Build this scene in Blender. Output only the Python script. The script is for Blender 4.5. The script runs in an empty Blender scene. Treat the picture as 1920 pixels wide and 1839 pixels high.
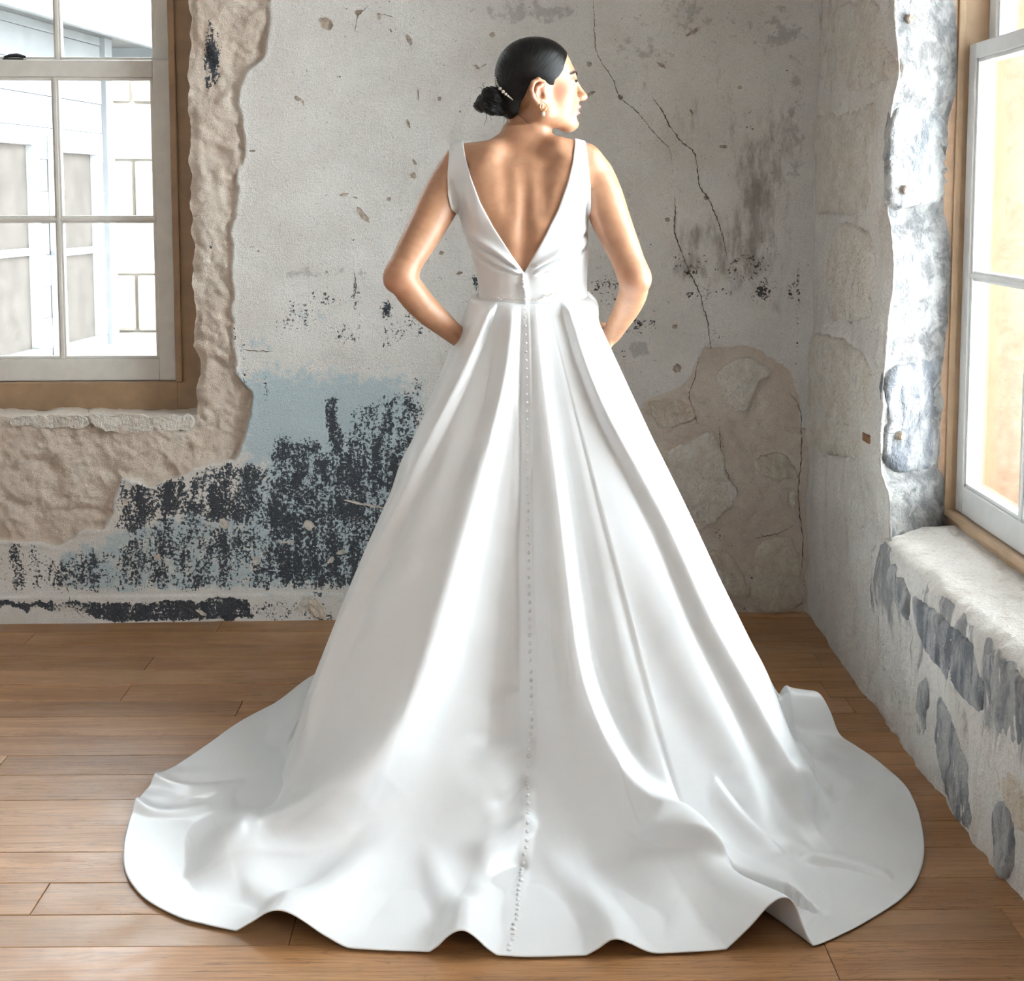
import bpy, bmesh, math, random
import numpy as np
from mathutils import Matrix, Vector

random.seed(7)
S = bpy.context.scene
COL = S.collection

# ------------------------------------------------------------------ camera
FPX, CAMH, PY0, PX0 = 2700.0, 1.36, 634.0, 960.0      # focal length / principal point in px of the 1920x1839 frame
PSI, PIT = math.radians(0.74), math.atan(0.0995)
FW = np.array([math.sin(PSI)*math.cos(PIT), math.cos(PSI)*math.cos(PIT), -math.sin(PIT)])
RT = np.array([math.cos(PSI), -math.sin(PSI), 0.0])
UP = np.cross(RT, FW)
CC = np.array([0.0, 0.0, CAMH])
cam = bpy.data.cameras.new('camera'); cam_o = bpy.data.objects.new('camera', cam); COL.objects.link(cam_o)
cam.sensor_fit = 'HORIZONTAL'; cam.sensor_width = 36.0; cam.lens = FPX/1920*36
cam.shift_y = -(919.5-PY0)/1920.0
cam.clip_start = 0.05; cam.clip_end = 200
cam_o.matrix_world = Matrix(((RT[0], UP[0], -FW[0], CC[0]), (RT[1], UP[1], -FW[1], CC[1]), (RT[2], UP[2], -FW[2], CC[2]), (0, 0, 0, 1)))
S.camera = cam_o

# ------------------------------------------------------------------ sky, daylight, exposure
S.view_settings.view_transform = 'Standard'; S.view_settings.look = 'None'
S.view_settings.gamma = 1.0; S.view_settings.use_curve_mapping = False
S.view_settings.exposure = 1.52
W = bpy.data.worlds.new('overcast_sky'); S.world = W; W.use_nodes = True
bg = W.node_tree.nodes['Background']
bg.inputs['Color'].default_value = (0.87, 0.945, 1.0, 1); bg.inputs['Strength'].default_value = 9.0
S.cycles.use_denoising = True
S.cycles.max_bounces = 5; S.cycles.diffuse_bounces = 3; S.cycles.glossy_bounces = 2
S.cycles.use_adaptive_sampling = True; S.cycles.adaptive_threshold = 0.16; S.cycles.adaptive_min_samples = 12
S.cycles.transparent_max_bounces = 12; S.cycles.sample_clamp_indirect = 8.0

X0, XF = 1.02, 1.235           # inner face of the right wall, face of its window frame
YB0, YBS = 4.553, 0.030        # back wall: y = YB0 + YBS*x
XL, YR, ZC = -3.0, -2.6, 3.05  # left wall, rear wall, ceiling
# window openings
WIN_B = (-2.13, -0.943, 0.66, 2.62)                         # back wall: x0,x1,z0,z1
WIN_R = [(2.42, 3.68, 0.45, 2.62), (-0.25, 1.05, 0.45, 2.72), (-2.35, -1.05, 0.45, 2.72)]   # right wall: y0,y1,z0,z1
WIN_K = []    # rear wall behind the camera

def portal(name, loc, rot, sx, sy):
    l = bpy.data.lights.new(name, 'AREA'); l.shape = 'RECTANGLE'; l.size = sx; l.size_y = sy
    l.cycles.is_portal = True
    o = bpy.data.objects.new(name, l); o.location = loc; o.rotation_euler = rot; COL.objects.link(o)
portal('sky_portal', ((WIN_B[0]+WIN_B[1])/2, 4.9, (WIN_B[2]+WIN_B[3])/2), (-math.pi/2, 0, 0), 1.3, 2.1)
for y0, y1, z0, z1 in WIN_R:
    portal('sky_portal', (XF+0.16, (y0+y1)/2, (z0+z1)/2), (0, math.pi/2, 0), z1-z0+0.1, y1-y0+0.1)
for x0, x1, z0, z1 in WIN_K:
    portal('sky_portal', ((x0+x1)/2, YR-0.25, (z0+z1)/2), (math.pi/2, 0, 0), x1-x0+0.1, z1-z0+0.1)

# ------------------------------------------------------------------ picking points on the planes of the room
def ray(u, v):
    u = np.asarray(u, float); v = np.asarray(v, float)
    return FW + ((u-PX0)/FPX)[..., None]*RT + ((PY0-v)/FPX)[..., None]*UP
def on_y(u, v, Y): d = ray(u, v); return CC + d*(Y/d[..., 1])[..., None]
def on_x(u, v, X=X0): d = ray(u, v); return CC + d*(X/d[..., 0])[..., None]
def on_z(u, v, Z=0.0): d = ray(u, v); return CC + d*((Z-CAMH)/d[..., 2])[..., None]
def on_back(u, v):      # the back wall
    d = ray(u, v); return CC + d*(YB0/(d[..., 1]-YBS*d[..., 0]))[..., None]
def proj(P):
    d = np.asarray(P)-CC; w = d@FW
    return PX0+FPX*(d@RT)/w, PY0-FPX*(d@UP)/w
def arr(l): return np.array(l, float)

# ------------------------------------------------------------------ numeric helpers
def _hash(ix, iy, seed):
    h = (ix.astype(np.int64)*374761393 + iy.astype(np.int64)*668265263 + seed*974634777) & 0xffffffff
    h = ((h ^ (h >> 13))*1274126177) & 0xffffffff
    return ((h ^ (h >> 16)) & 0xffff)/65535.0
def vnoise(x, y, seed=0):
    ix = np.floor(x); iy = np.floor(y); fx = x-ix; fy = y-iy
    fx = fx*fx*(3-2*fx); fy = fy*fy*(3-2*fy)
    a = _hash(ix, iy, seed); b = _hash(ix+1, iy, seed); c = _hash(ix, iy+1, seed); d = _hash(ix+1, iy+1, seed)
    return (a*(1-fx)+b*fx)*(1-fy)+(c*(1-fx)+d*fx)*fy
def fbm(x, y, size, octv=4, seed=0, gain=0.5):      # 0..1, mean 0.5
    x = np.asarray(x, float); y = np.asarray(y, float)
    s = 0; a = 1; t = 0; k = 1.0/size
    for i in range(octv):
        s = s + a*vnoise(x*k+17.3*i, y*k-9.1*i, seed+i); t += a; a *= gain; k *= 2.03
    return s/t
def sstep(a, b, x):
    t = np.clip((x-a)/(b-a), 0, 1); return t*t*(3-2*t)
def sd_poly(px, py, poly):      # signed distance, negative inside
    poly = np.asarray(poly, float)[:, :2]
    d = np.full(px.shape, 1e18); ins = np.zeros(px.shape, bool)
    n = len(poly)
    for i in range(n):
        a = poly[i]; b = poly[(i+1) % n]; e = b-a
        wx = px-a[0]; wy = py-a[1]
        t = np.clip((wx*e[0]+wy*e[1])/(e@e+1e-12), 0, 1)
        d = np.minimum(d, (wx-e[0]*t)**2+(wy-e[1]*t)**2)
        if e[1] != 0:
            c = (a[1] > py) != (b[1] > py)
            xx = a[0]+(py-a[1])/e[1]*e[0]
            ins ^= c & (px < xx)
    d = np.sqrt(d)
    return np.where(ins, -d, d)
def sd_line(px, py, line):      # distance, parameter 0..1 along, side (+ right of travel on a y-down picture)
    line = np.asarray(line, float); seg = np.diff(line, axis=0); L = np.hypot(seg[:, 0], seg[:, 1])
    acc = np.concatenate([[0], np.cumsum(L)])
    best = np.full(px.shape, 1e18); tt = np.zeros(px.shape); sg = np.zeros(px.shape)
    for i in range(len(seg)):
        wx = px-line[i, 0]; wy = py-line[i, 1]
        t = np.clip((wx*seg[i, 0]+wy*seg[i, 1])/(L[i]**2+1e-12), 0, 1)
        dx = wx-seg[i, 0]*t; dy = wy-seg[i, 1]*t
        d = dx*dx+dy*dy; m = d < best
        best = np.where(m, d, best); tt = np.where(m, (acc[i]+t*L[i])/acc[-1], tt)
        sg = np.where(m, np.sign(wx*seg[i, 1]-wy*seg[i, 0]), sg)
    return np.sqrt(best), tt, sg
def spline(pts, n, closed=False):       # Catmull-Rom, n samples evenly by length
    p = np.asarray(pts, float)
    if closed: q = np.vstack([p[-1], p, p[0], p[1]])
    else: q = np.vstack([2*p[0]-p[1], p, 2*p[-1]-p[-2]])
    out = []
    for i in range(1, len(q)-2):
        t = np.linspace(0, 1, 24, endpoint=False)[:, None]
        a, b, c, d = q[i-1], q[i], q[i+1], q[i+2]
        out.append(0.5*((2*b)+(c-a)*t+(2*a-5*b+4*c-d)*t*t+(3*b-a-3*c+d)*t**3))
    out = np.vstack(out+[q[-2][None]])
    L = np.concatenate([[0], np.cumsum(np.linalg.norm(np.diff(out, axis=0), axis=1))])
    s = np.linspace(0, L[-1], n, endpoint=not closed)
    return np.stack([np.interp(s, L, out[:, k]) for k in range(out.shape[1])], 1)

# ------------------------------------------------------------------ mesh / object helpers
def mesh_np(name, V, Q, smooth=True):
    V = np.asarray(V, np.float32); Q = np.asarray(Q, np.int32)
    me = bpy.data.meshes.new(name); k = Q.shape[1]
    me.vertices.add(len(V)); me.vertices.foreach_set('co', V.ravel())
    me.loops.add(Q.size); me.loops.foreach_set('vertex_index', Q.ravel())
    me.polygons.add(len(Q))
    me.polygons.foreach_set('loop_start', np.arange(0, Q.size, k, dtype=np.int32))
    me.polygons.foreach_set('loop_total', np.full(len(Q), k, np.int32))
    me.polygons.foreach_set('use_smooth', np.full(len(Q), smooth, bool))
    me.update(calc_edges=True); me.validate()
    return me
def attr(me, name, rgba):
    a = me.attributes.new(name, 'FLOAT_COLOR', 'POINT')
    a.data.foreach_set('color', np.asarray(rgba, np.float32).ravel())
def obj(name, me, m=None, parent=None, **kw):
    o = bpy.data.objects.new(name, me); COL.objects.link(o)
    if m is not None and me is not None and not me.materials: me.materials.append(m)
    if parent is not None: o.parent = parent
    for k, v in kw.items(): o[k] = v
    return o
def empty(name, loc=(0, 0, 0), rz=0.0, **kw):
    o = bpy.data.objects.new(name, None); COL.objects.link(o); o.location = loc; o.rotation_euler = (0, 0, rz)
    for k, v in kw.items(): o[k] = v
    return o
def grid_quads(nu, nv, close_u=False):
    iu = np.arange(nu if close_u else nu-1); iv = np.arange(nv-1)
    A, B = np.meshgrid(iu, iv, indexing='ij'); A2 = (A+1) % nu
    return np.stack([A*nv+B, A2*nv+B, A2*nv+B+1, A*nv+B+1], -1).reshape(-1, 4)
def box_mesh(name, boxes, bevel=0.0):
    bm = bmesh.new()
    for x0, x1, y0, y1, z0, z1 in boxes:
        vs = [bm.verts.new((x, y, z)) for x in (x0, x1) for y in (y0, y1) for z in (z0, z1)]
        for f in ((0, 1, 3, 2), (4, 6, 7, 5), (0, 4, 5, 1), (2, 3, 7, 6), (0, 2, 6, 4), (1, 5, 7, 3)):
            bm.faces.new([vs[i] for i in f])
    if bevel > 0: bmesh.ops.bevel(bm, geom=bm.edges[:], offset=bevel, segments=2, affect='EDGES', profile=0.6)
    bmesh.ops.recalc_face_normals(bm, faces=bm.faces[:])
    me = bpy.data.meshes.new(name); bm.to_mesh(me); bm.free(); return me
def box(name, b, m, parent=None, bevel=0.0, **kw): return obj(name, box_mesh(name, [b], bevel), m, parent, **kw)
def tube_mesh(name, pts, r, seg=8, closed=False):
    pts = np.asarray(pts, float); n = len(pts); r = np.broadcast_to(np.asarray(r, float), (n,))
    t = np.roll(pts, -1, 0)-np.roll(pts, 1, 0)
    if not closed: t[0] = pts[1]-pts[0]; t[-1] = pts[-1]-pts[-2]
    t /= np.linalg.norm(t, axis=1)[:, None]+1e-12
    ref = np.array([0.3, 0.9, 0.2]); a = np.cross(t, ref); a /= np.linalg.norm(a, axis=1)[:, None]+1e-12; b = np.cross(t, a)
    ang = np.linspace(0, 2*np.pi, seg, endpoint=False)
    V = pts[:, None]+r[:, None, None]*(np.cos(ang)[None, :, None]*a[:, None]+np.sin(ang)[None, :, None]*b[:, None])
    q = []
    for i in range(n if closed else n-1):
        for j in range(seg): q.append((i*seg+j, i*seg+(j+1) % seg, ((i+1) % n)*seg+(j+1) % seg, ((i+1) % n)*seg+j))
    return mesh_np(name, V.reshape(-1, 3), q)
def ico(name, r, sub=2, scale=(1, 1, 1)):
    bm = bmesh.new(); bmesh.ops.create_icosphere(bm, subdivisions=sub, radius=r)
    bmesh.ops.scale(bm, vec=scale, verts=bm.verts[:])
    for f in bm.faces: f.smooth = True
    me = bpy.data.meshes.new(name); bm.to_mesh(me); bm.free(); return me

# ------------------------------------------------------------------ materials
class NT:
    def __init__(s, name):
        s.m = bpy.data.materials.new(name); s.m.use_nodes = True; s.t = s.m.node_tree
        s.b = s.t.nodes['Principled BSDF']; s.out = s.t.nodes['Material Output']
    def n(s, typ, **kw):
        x = s.t.nodes.new(typ)
        for k, v in kw.items():
            if hasattr(x, k): setattr(x, k, v)
        return x
    def link(s, a, b): s.t.links.new(a, b)
    def val(s, sock, v):
        if hasattr(v, 'is_output') or hasattr(v, 'links'): s.link(v, sock)
        else: sock.default_value = (tuple(v)+(1,)) if isinstance(v, (tuple, list)) and len(v) == 3 and sock.type == 'RGBA' else v
    def math(s, op, a, b=0.0, clamp=False):
        x = s.n('ShaderNodeMath', operation=op, use_clamp=clamp); s.val(x.inputs[0], a); s.val(x.inputs[1], b); return x.outputs[0]
    def mix(s, f, a, b, mode='MIX'):
        x = s.n('ShaderNodeMix', data_type='RGBA', blend_type=mode); s.val(x.inputs[0], f); s.val(x.inputs[6], a); s.val(x.inputs[7], b); return x.outputs[2]
    def rng(s, v, a, b, c=0.0, d=1.0, smooth=True):
        x = s.n('ShaderNodeMapRange', interpolation_type='SMOOTHSTEP' if smooth else 'LINEAR')
        s.val(x.inputs[0], v); x.inputs[1].default_value = a; x.inputs[2].default_value = b; x.inputs[3].default_value = c; x.inputs[4].default_value = d
        return x.outputs[0]
    def coord(s, scale=(1, 1, 1), rot=(0, 0, 0), kind='pos', loc=None):
        if kind == 'pos': v = s.n('ShaderNodeNewGeometry').outputs['Position']
        elif kind == 'obj': v = s.n('ShaderNodeTexCoord').outputs['Object']
        else: v = kind
        mp = s.n('ShaderNodeMapping'); s.link(v, mp.inputs[0])
        mp.inputs['Scale'].default_value = scale; mp.inputs['Rotation'].default_value = rot
        if loc is not None: s.val(mp.inputs['Location'], loc)
        return mp.outputs[0]
    def noise(s, vec, scale, detail=4, rough=0.55, dist=0.0):
        x = s.n('ShaderNodeTexNoise'); s.link(vec, x.inputs['Vector'])
        x.inputs['Scale'].default_value = scale; x.inputs['Detail'].default_value = detail
        x.inputs['Roughness'].default_value = rough; x.inputs['Distortion'].default_value = dist
        return x.outputs[0]
    def attr(s, name):
        x = s.n('ShaderNodeAttribute', attribute_name=name); c = s.n('ShaderNodeSeparateColor'); s.link(x.outputs['Color'], c.inputs[0])
        return c.outputs[0], c.outputs[1], c.outputs[2], x.outputs['Alpha']
    def bump(s, h, strength, dist=0.01):
        x = s.n('ShaderNodeBump'); s.link(h, x.inputs['Height']); x.inputs['Strength'].default_value = strength; x.inputs['Distance'].default_value = dist
        s.link(x.outputs[0], s.b.inputs['Normal']); return x
    def fin(s, col=None, rough=None, spec=None, metal=None):
        if col is not None: s.val(s.b.inputs['Base Color'], col)
        if rough is not None: s.val(s.b.inputs['Roughness'], rough)
        if spec is not None: s.val(s.b.inputs['Specular IOR Level'], spec)
        if metal is not None: s.val(s.b.inputs['Metallic'], metal)
        return s.m

def simple(name, col, rough=0.5, var=0.06, scale=8.0, spec=0.5, metal=0.0, bump=0.0):
    m = NT(name); c = m.coord(); n = m.noise(c, scale, 5, 0.6)
    lo = tuple(max(0, x*(1-var*2)) for x in col); hi = tuple(min(1, x*(1+var)) for x in col)
    if bump: m.bump(m.noise(c, scale*14, 4, 0.6), bump, 0.004)
    return m.fin(m.mix(m.rng(n, 0.3, 0.7), lo, hi), rough, spec, metal)

def mat_back_wall():
    m = NT('old_plaster'); c = m.coord()
    navy, blue, bare, grime = m.attr('m1'); soot, ledge, brown, pale = m.attr('m2')
    n1 = m.noise(c, 5.0, 6, 0.6); n2 = m.noise(c, 32.0, 6, 0.65); n3 = m.noise(c, 110.0, 6, 0.7); n4 = m.noise(c, 300.0, 3, 0.6)
    nv = m.noise(m.coord((1, 1, 0.35)), 26.0, 6, 0.68)      # streaks that run down
    col = m.mix(m.rng(n1, 0.3, 0.7), (0.69, 0.655, 0.61), (0.79, 0.765, 0.725))
    col = m.mix(m.rng(n2, 0.35, 0.75, 0, 0.35), col, (0.80, 0.78, 0.75))
    # grey distemper left on the plaster
    g = m.rng(m.math('ADD', grime, m.math('MULTIPLY', m.math('SUBTRACT', n2, 0.5), 1.5)), 0.42, 0.62)
    col = m.mix(m.math('MULTIPLY', g, 0.55), col, (0.33, 0.315, 0.30))
    # brown damp stain
    b = m.rng(m.math('ADD', brown, m.math('MULTIPLY', m.math('SUBTRACT', nv, 0.5), 1.7)), 0.30, 0.85)
    col = m.mix(m.math('MULTIPLY', b, 0.72), col, (0.20, 0.158, 0.125))
    # pale blue limewash
    f = m.rng(m.math('ADD', blue, m.math('MULTIPLY', m.math('SUBTRACT', n2, 0.5), 1.5)), 0.30, 0.70)
    col = m.mix(f, col, m.mix(n1, (0.43, 0.52, 0.56), (0.54, 0.64, 0.67)))
    # rough under-coat where the plaster has gone
    bc = m.mix(m.rng(n1, 0.3, 0.7), (0.64, 0.53, 0.435), (0.74, 0.655, 0.565))
    bc = m.mix(m.rng(n2, 0.52, 0.75, 0, 0.5), bc, (0.50, 0.39, 0.29))
    bc = m.mix(m.rng(nv, 0.55, 0.8, 0, 0.5), bc, (0.78, 0.73, 0.65))
    col = m.mix(m.rng(bare, 0.35, 0.65), col, bc)
    # navy paint worn into flecks
    fl = m.math('ADD', m.math('MULTIPLY', nv, 0.42), m.math('MULTIPLY', n3, 0.58))
    fl = m.math('ADD', m.math('MULTIPLY', m.math('SUBTRACT', fl, 0.5), 1.55), 0.5)
    t = m.math('SUBTRACT', m.math('ADD', m.math('ADD', m.math('MULTIPLY', navy, 0.34), 0.325), m.rng(navy, 0.08, 0.24, -0.3, 0.0)), fl)
    col = m.mix(m.rng(t, -0.012, 0.02), col, m.mix(n2, (0.018, 0.024, 0.034), (0.06, 0.072, 0.09)))
    # black mould specks
    fs = m.math('ADD', m.math('MULTIPLY', n2, 0.4), m.math('MULTIPLY', n3, 0.6))
    t2 = m.math('SUBTRACT', m.math('ADD', m.math('MULTIPLY', soot, 0.26), 0.34), fs)
    col = m.mix(m.rng(t2, -0.006, 0.014), col, m.mix(brown, (0.025, 0.028, 0.032), (0.10, 0.075, 0.055)))
    # pale lime bloom, worn spots
    pn = m.rng(m.math('ADD', pale, m.math('MULTIPLY', m.math('SUBTRACT', n3, 0.5), 1.4)), 0.45, 0.6)
    col = m.mix(m.math('MULTIPLY', pn, 0.9), col, (0.64, 0.61, 0.565))
    sp = m.rng(m.noise(c, 75.0, 3, 0.6), 0.66, 0.70)
    col = m.mix(m.math('MULTIPLY', sp, 0.75), col, (0.62, 0.59, 0.55))
    dk = m.rng(m.noise(m.coord(loc=(3.1, 1.7, 0.2)), 90.0, 2, 0.5), 0.74, 0.76)
    col = m.mix(m.math('MULTIPLY', dk, 0.45), col, (0.12, 0.10, 0.085))
    col = m.mix(m.rng(n4, 0.35, 0.8, 0, 0.34), col, (0.30, 0.275, 0.25))
    h = m.math('ADD', m.math('MULTIPLY', n3, 0.7), m.math('MULTIPLY', n4, 0.5))
    m.bump(h, 0.9, 0.008)
    return m.fin(col, 0.92, 0.15)
def mat_right_wall():
    m = NT('lime_washed_stone'); c = m.coord()
    n1 = m.noise(c, 3.5, 6, 0.6); n2 = m.noise(c, 22.0, 6, 0.65, 0.4); n3 = m.noise(c, 120.0, 5, 0.65)
    nv = m.noise(m.coord((1, 1, 0.3)), 14.0, 6, 0.62, 0.5)
    grey, tan, a3, a4 = m.attr('m1')
    col = m.mix(m.rng(n1, 0.3, 0.7), (0.70, 0.66, 0.605), (0.82, 0.79, 0.745))
    col = m.mix(m.rng(nv, 0.5, 0.75, 0, 0.45), col, (0.46, 0.375, 0.30))
    t = m.rng(m.math('ADD', tan, m.math('MULTIPLY', m.math('SUBTRACT', n2, 0.5), 1.2)), 0.4, 0.75)
    col = m.mix(m.math('MULTIPLY', t, 0.75), col, (0.46, 0.36, 0.27))
    g = m.rng(m.math('ADD', grey, m.math('MULTIPLY', m.math('SUBTRACT', nv, 0.5), 1.8)), 0.42, 0.65)
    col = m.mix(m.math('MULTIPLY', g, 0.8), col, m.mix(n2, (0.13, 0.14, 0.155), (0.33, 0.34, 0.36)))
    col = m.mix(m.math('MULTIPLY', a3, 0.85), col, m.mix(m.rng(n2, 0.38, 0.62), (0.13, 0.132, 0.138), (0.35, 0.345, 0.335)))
    col = m.mix(m.rng(n3, 0.35, 0.8, 0, 0.30), col, (0.34, 0.29, 0.25))
    m.bump(m.math('ADD', m.math('MULTIPLY', n2, 0.8), m.math('MULTIPLY', n3, 0.45)), 0.95, 0.016)
    return m.fin(col, 0.9, 0.2)
def mat_stone(name, a, b, dark, amount, rough=0.85):
    m = NT(name); c = m.coord(kind='obj')
    n2 = m.noise(c, 16.0, 6, 0.65, 0.6); n3 = m.noise(c, 90.0, 5, 0.65); nv = m.noise(m.coord((1, 1, 0.35), (0.3, 0.25, 0)), 18.0, 6, 0.65, 0.4)
    col = m.mix(m.rng(n2, 0.3, 0.7), a, b)
    col = m.mix(m.rng(nv, 0.62-amount, 0.72-amount*0.5, 0, 0.92), col, m.mix(n2, dark, tuple(x*2.6 for x in dark)))
    col = m.mix(m.rng(n3, 0.4, 0.8, 0, 0.3), col, tuple(x*0.5 for x in a))
    m.bump(m.math('ADD', m.math('MULTIPLY', nv, 1.0), m.math('ADD', m.math('MULTIPLY', n3, 0.5), m.math('MULTIPLY', n2, 1.0))), 1.0, 0.016)
    return m.fin(col, rough, 0.25)
def mat_floor(name, use_rand=True):
    m = NT(name)
    oi = m.n('ShaderNodeObjectInfo'); rnd = oi.outputs['Random']
    off = m.n('ShaderNodeCombineXYZ'); m.link(m.math('MULTIPLY', rnd, 37.0), off.inputs[0]); m.link(m.math('MULTIPLY', rnd, 11.0), off.inputs[1])
    c = m.coord((1, 1, 1), loc=off.outputs[0])
    cs = m.coord((0.42, 3.6, 1), loc=off.outputs[0]); ct = m.coord((1.6, 46.0, 1), loc=off.outputs[0])
    g1 = m.noise(cs, 2.2, 5, 0.6, 1.4); g2 = m.noise(ct, 3.0, 6, 0.7, 0.3); g3 = m.noise(m.coord((5, 160, 1), loc=off.outputs[0]), 3.0, 3, 0.6); big = m.noise(c, 1.3, 3, 0.5)
    ring = m.math('FRACT', m.math('MULTIPLY', g1, 13.0)); ring = m.rng(ring, 0.0, 0.22, 1.0, 0.0)
    col = m.mix(m.rng(g1, 0.3, 0.7), (0.30, 0.148, 0.066), (0.44, 0.245, 0.122))
    col = m.mix(m.rng(g2, 0.42, 0.72, 0, 0.65), col, (0.17, 0.083, 0.038))
    col = m.mix(m.math('MULTIPLY', ring, m.rng(g2, 0.4, 0.6, 0.35, 0.75)), col, (0.14, 0.072, 0.036))
    col = m.mix(m.rng(big, 0.45, 0.75, 0, 0.35), col, (0.50, 0.33, 0.20))
    col = m.mix(m.rng(g3, 0.58, 0.78, 0, 0.6), col, (0.08, 0.042, 0.02))
    kn = m.noise(m.coord((1.0, 5.0, 1), loc=off.outputs[0]), 5.0, 3, 0.6, 0.8); col = m.mix(m.rng(kn, 0.68, 0.80, 0, 0.7), col, (0.09, 0.048, 0.024))
    hs = m.n('ShaderNodeHueSaturation'); m.link(col, hs.inputs['Color']); m.link(m.rng(rnd, 0, 1, 0.86, 1.14, False), hs.inputs['Value'])
    hs.inputs['Saturation'].default_value = 1.05
    m.bump(m.math('ADD', m.math('MULTIPLY', g2, 0.6), m.math('MULTIPLY', g3, 0.5)), 0.12, 0.004)
    return m.fin(hs.outputs[0], m.rng(m.noise(c, 6.0, 5, 0.6), 0.3, 0.7, 0.30, 0.46), 0.4)
def mat_satin():
    m = NT('ivory_satin'); c = m.coord()
    w = m.noise(c, 420.0, 2, 0.5); w2 = m.noise(c, 7.0, 3, 0.5)
    m.bump(m.math('ADD', m.math('MULTIPLY', w, 0.25), m.math('MULTIPLY', w2, 0.6)), 0.10, 0.004)
    m.b.inputs['Sheen Weight'].default_value = 0.15; m.b.inputs['Sheen Roughness'].default_value = 0.4
    return m.fin(m.mix(w2, (0.70, 0.705, 0.71), (0.74, 0.745, 0.75)), 0.34, 0.55)
def mat_skin():
    m = NT('skin'); c = m.coord(); r, g, b, a = m.attr('tint')
    n = m.noise(c, 30.0, 4, 0.6); f = m.noise(c, 500.0, 2, 0.5)
    col = m.mix(m.rng(n, 0.3, 0.7), (0.42, 0.215, 0.122), (0.485, 0.262, 0.153))
    col = m.mix(m.math('MULTIPLY', g, 0.55), col, (0.56, 0.20, 0.14))       # blush, elbows, ear
    col = m.mix(r, col, (0.50, 0.17, 0.15))                               # lips
    col = m.mix(b, col, (0.022, 0.014, 0.010))                            # brows and lashes
    m.bump(f, 0.06, 0.002)
    m.b.inputs['Subsurface Weight'].default_value = 0.12; m.b.inputs['Subsurface Radius'].default_value = (0.012, 0.005, 0.003)
    m.b.inputs['Subsurface Scale'].default_value = 0.6
    return m.fin(col, 0.42, 0.45)
def mat_hair():
    m = NT('black_hair'); at = m.n('ShaderNodeAttribute', attribute_name='strand').outputs['Vector']
    c = m.coord((1, 1, 1), kind=at)
    n = m.noise(m.coord((170, 3, 1), kind=at), 1.0, 3, 0.6); n2 = m.noise(m.coord((420, 6, 1), kind=at), 1.0, 2, 0.6)
    m.bump(m.math('ADD', n, m.math('MULTIPLY', n2, 0.5)), 0.5, 0.0025)
    return m.fin(m.mix(n, (0.002, 0.0018, 0.0017), (0.007, 0.0055, 0.005)), m.rng(n2, 0.3, 0.7, 0.22, 0.34), 0.23)
def mat_glass():
    m = NT('window_glass'); tr = m.n('ShaderNodeBsdfTransparent'); gl = m.n('ShaderNodeBsdfGlossy'); gl.inputs['Roughness'].default_value = 0.02
    tr.inputs[0].default_value = (0.97, 0.985, 0.98, 1)
    fr = m.n('ShaderNodeFresnel'); fr.inputs[0].default_value = 1.45
    mx = m.n('ShaderNodeMixShader'); m.link(m.math('MULTIPLY', fr.outputs[0], 0.8), mx.inputs[0]); m.link(tr.outputs[0], mx.inputs[1]); m.link(gl.outputs[0], mx.inputs[2])
    m.link(mx.outputs[0], m.out.inputs['Surface']); return m.m
def mat_attr_patch(name, a, b):
    return simple(name, a, 0.9, 0.2, 60, 0.15)

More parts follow.
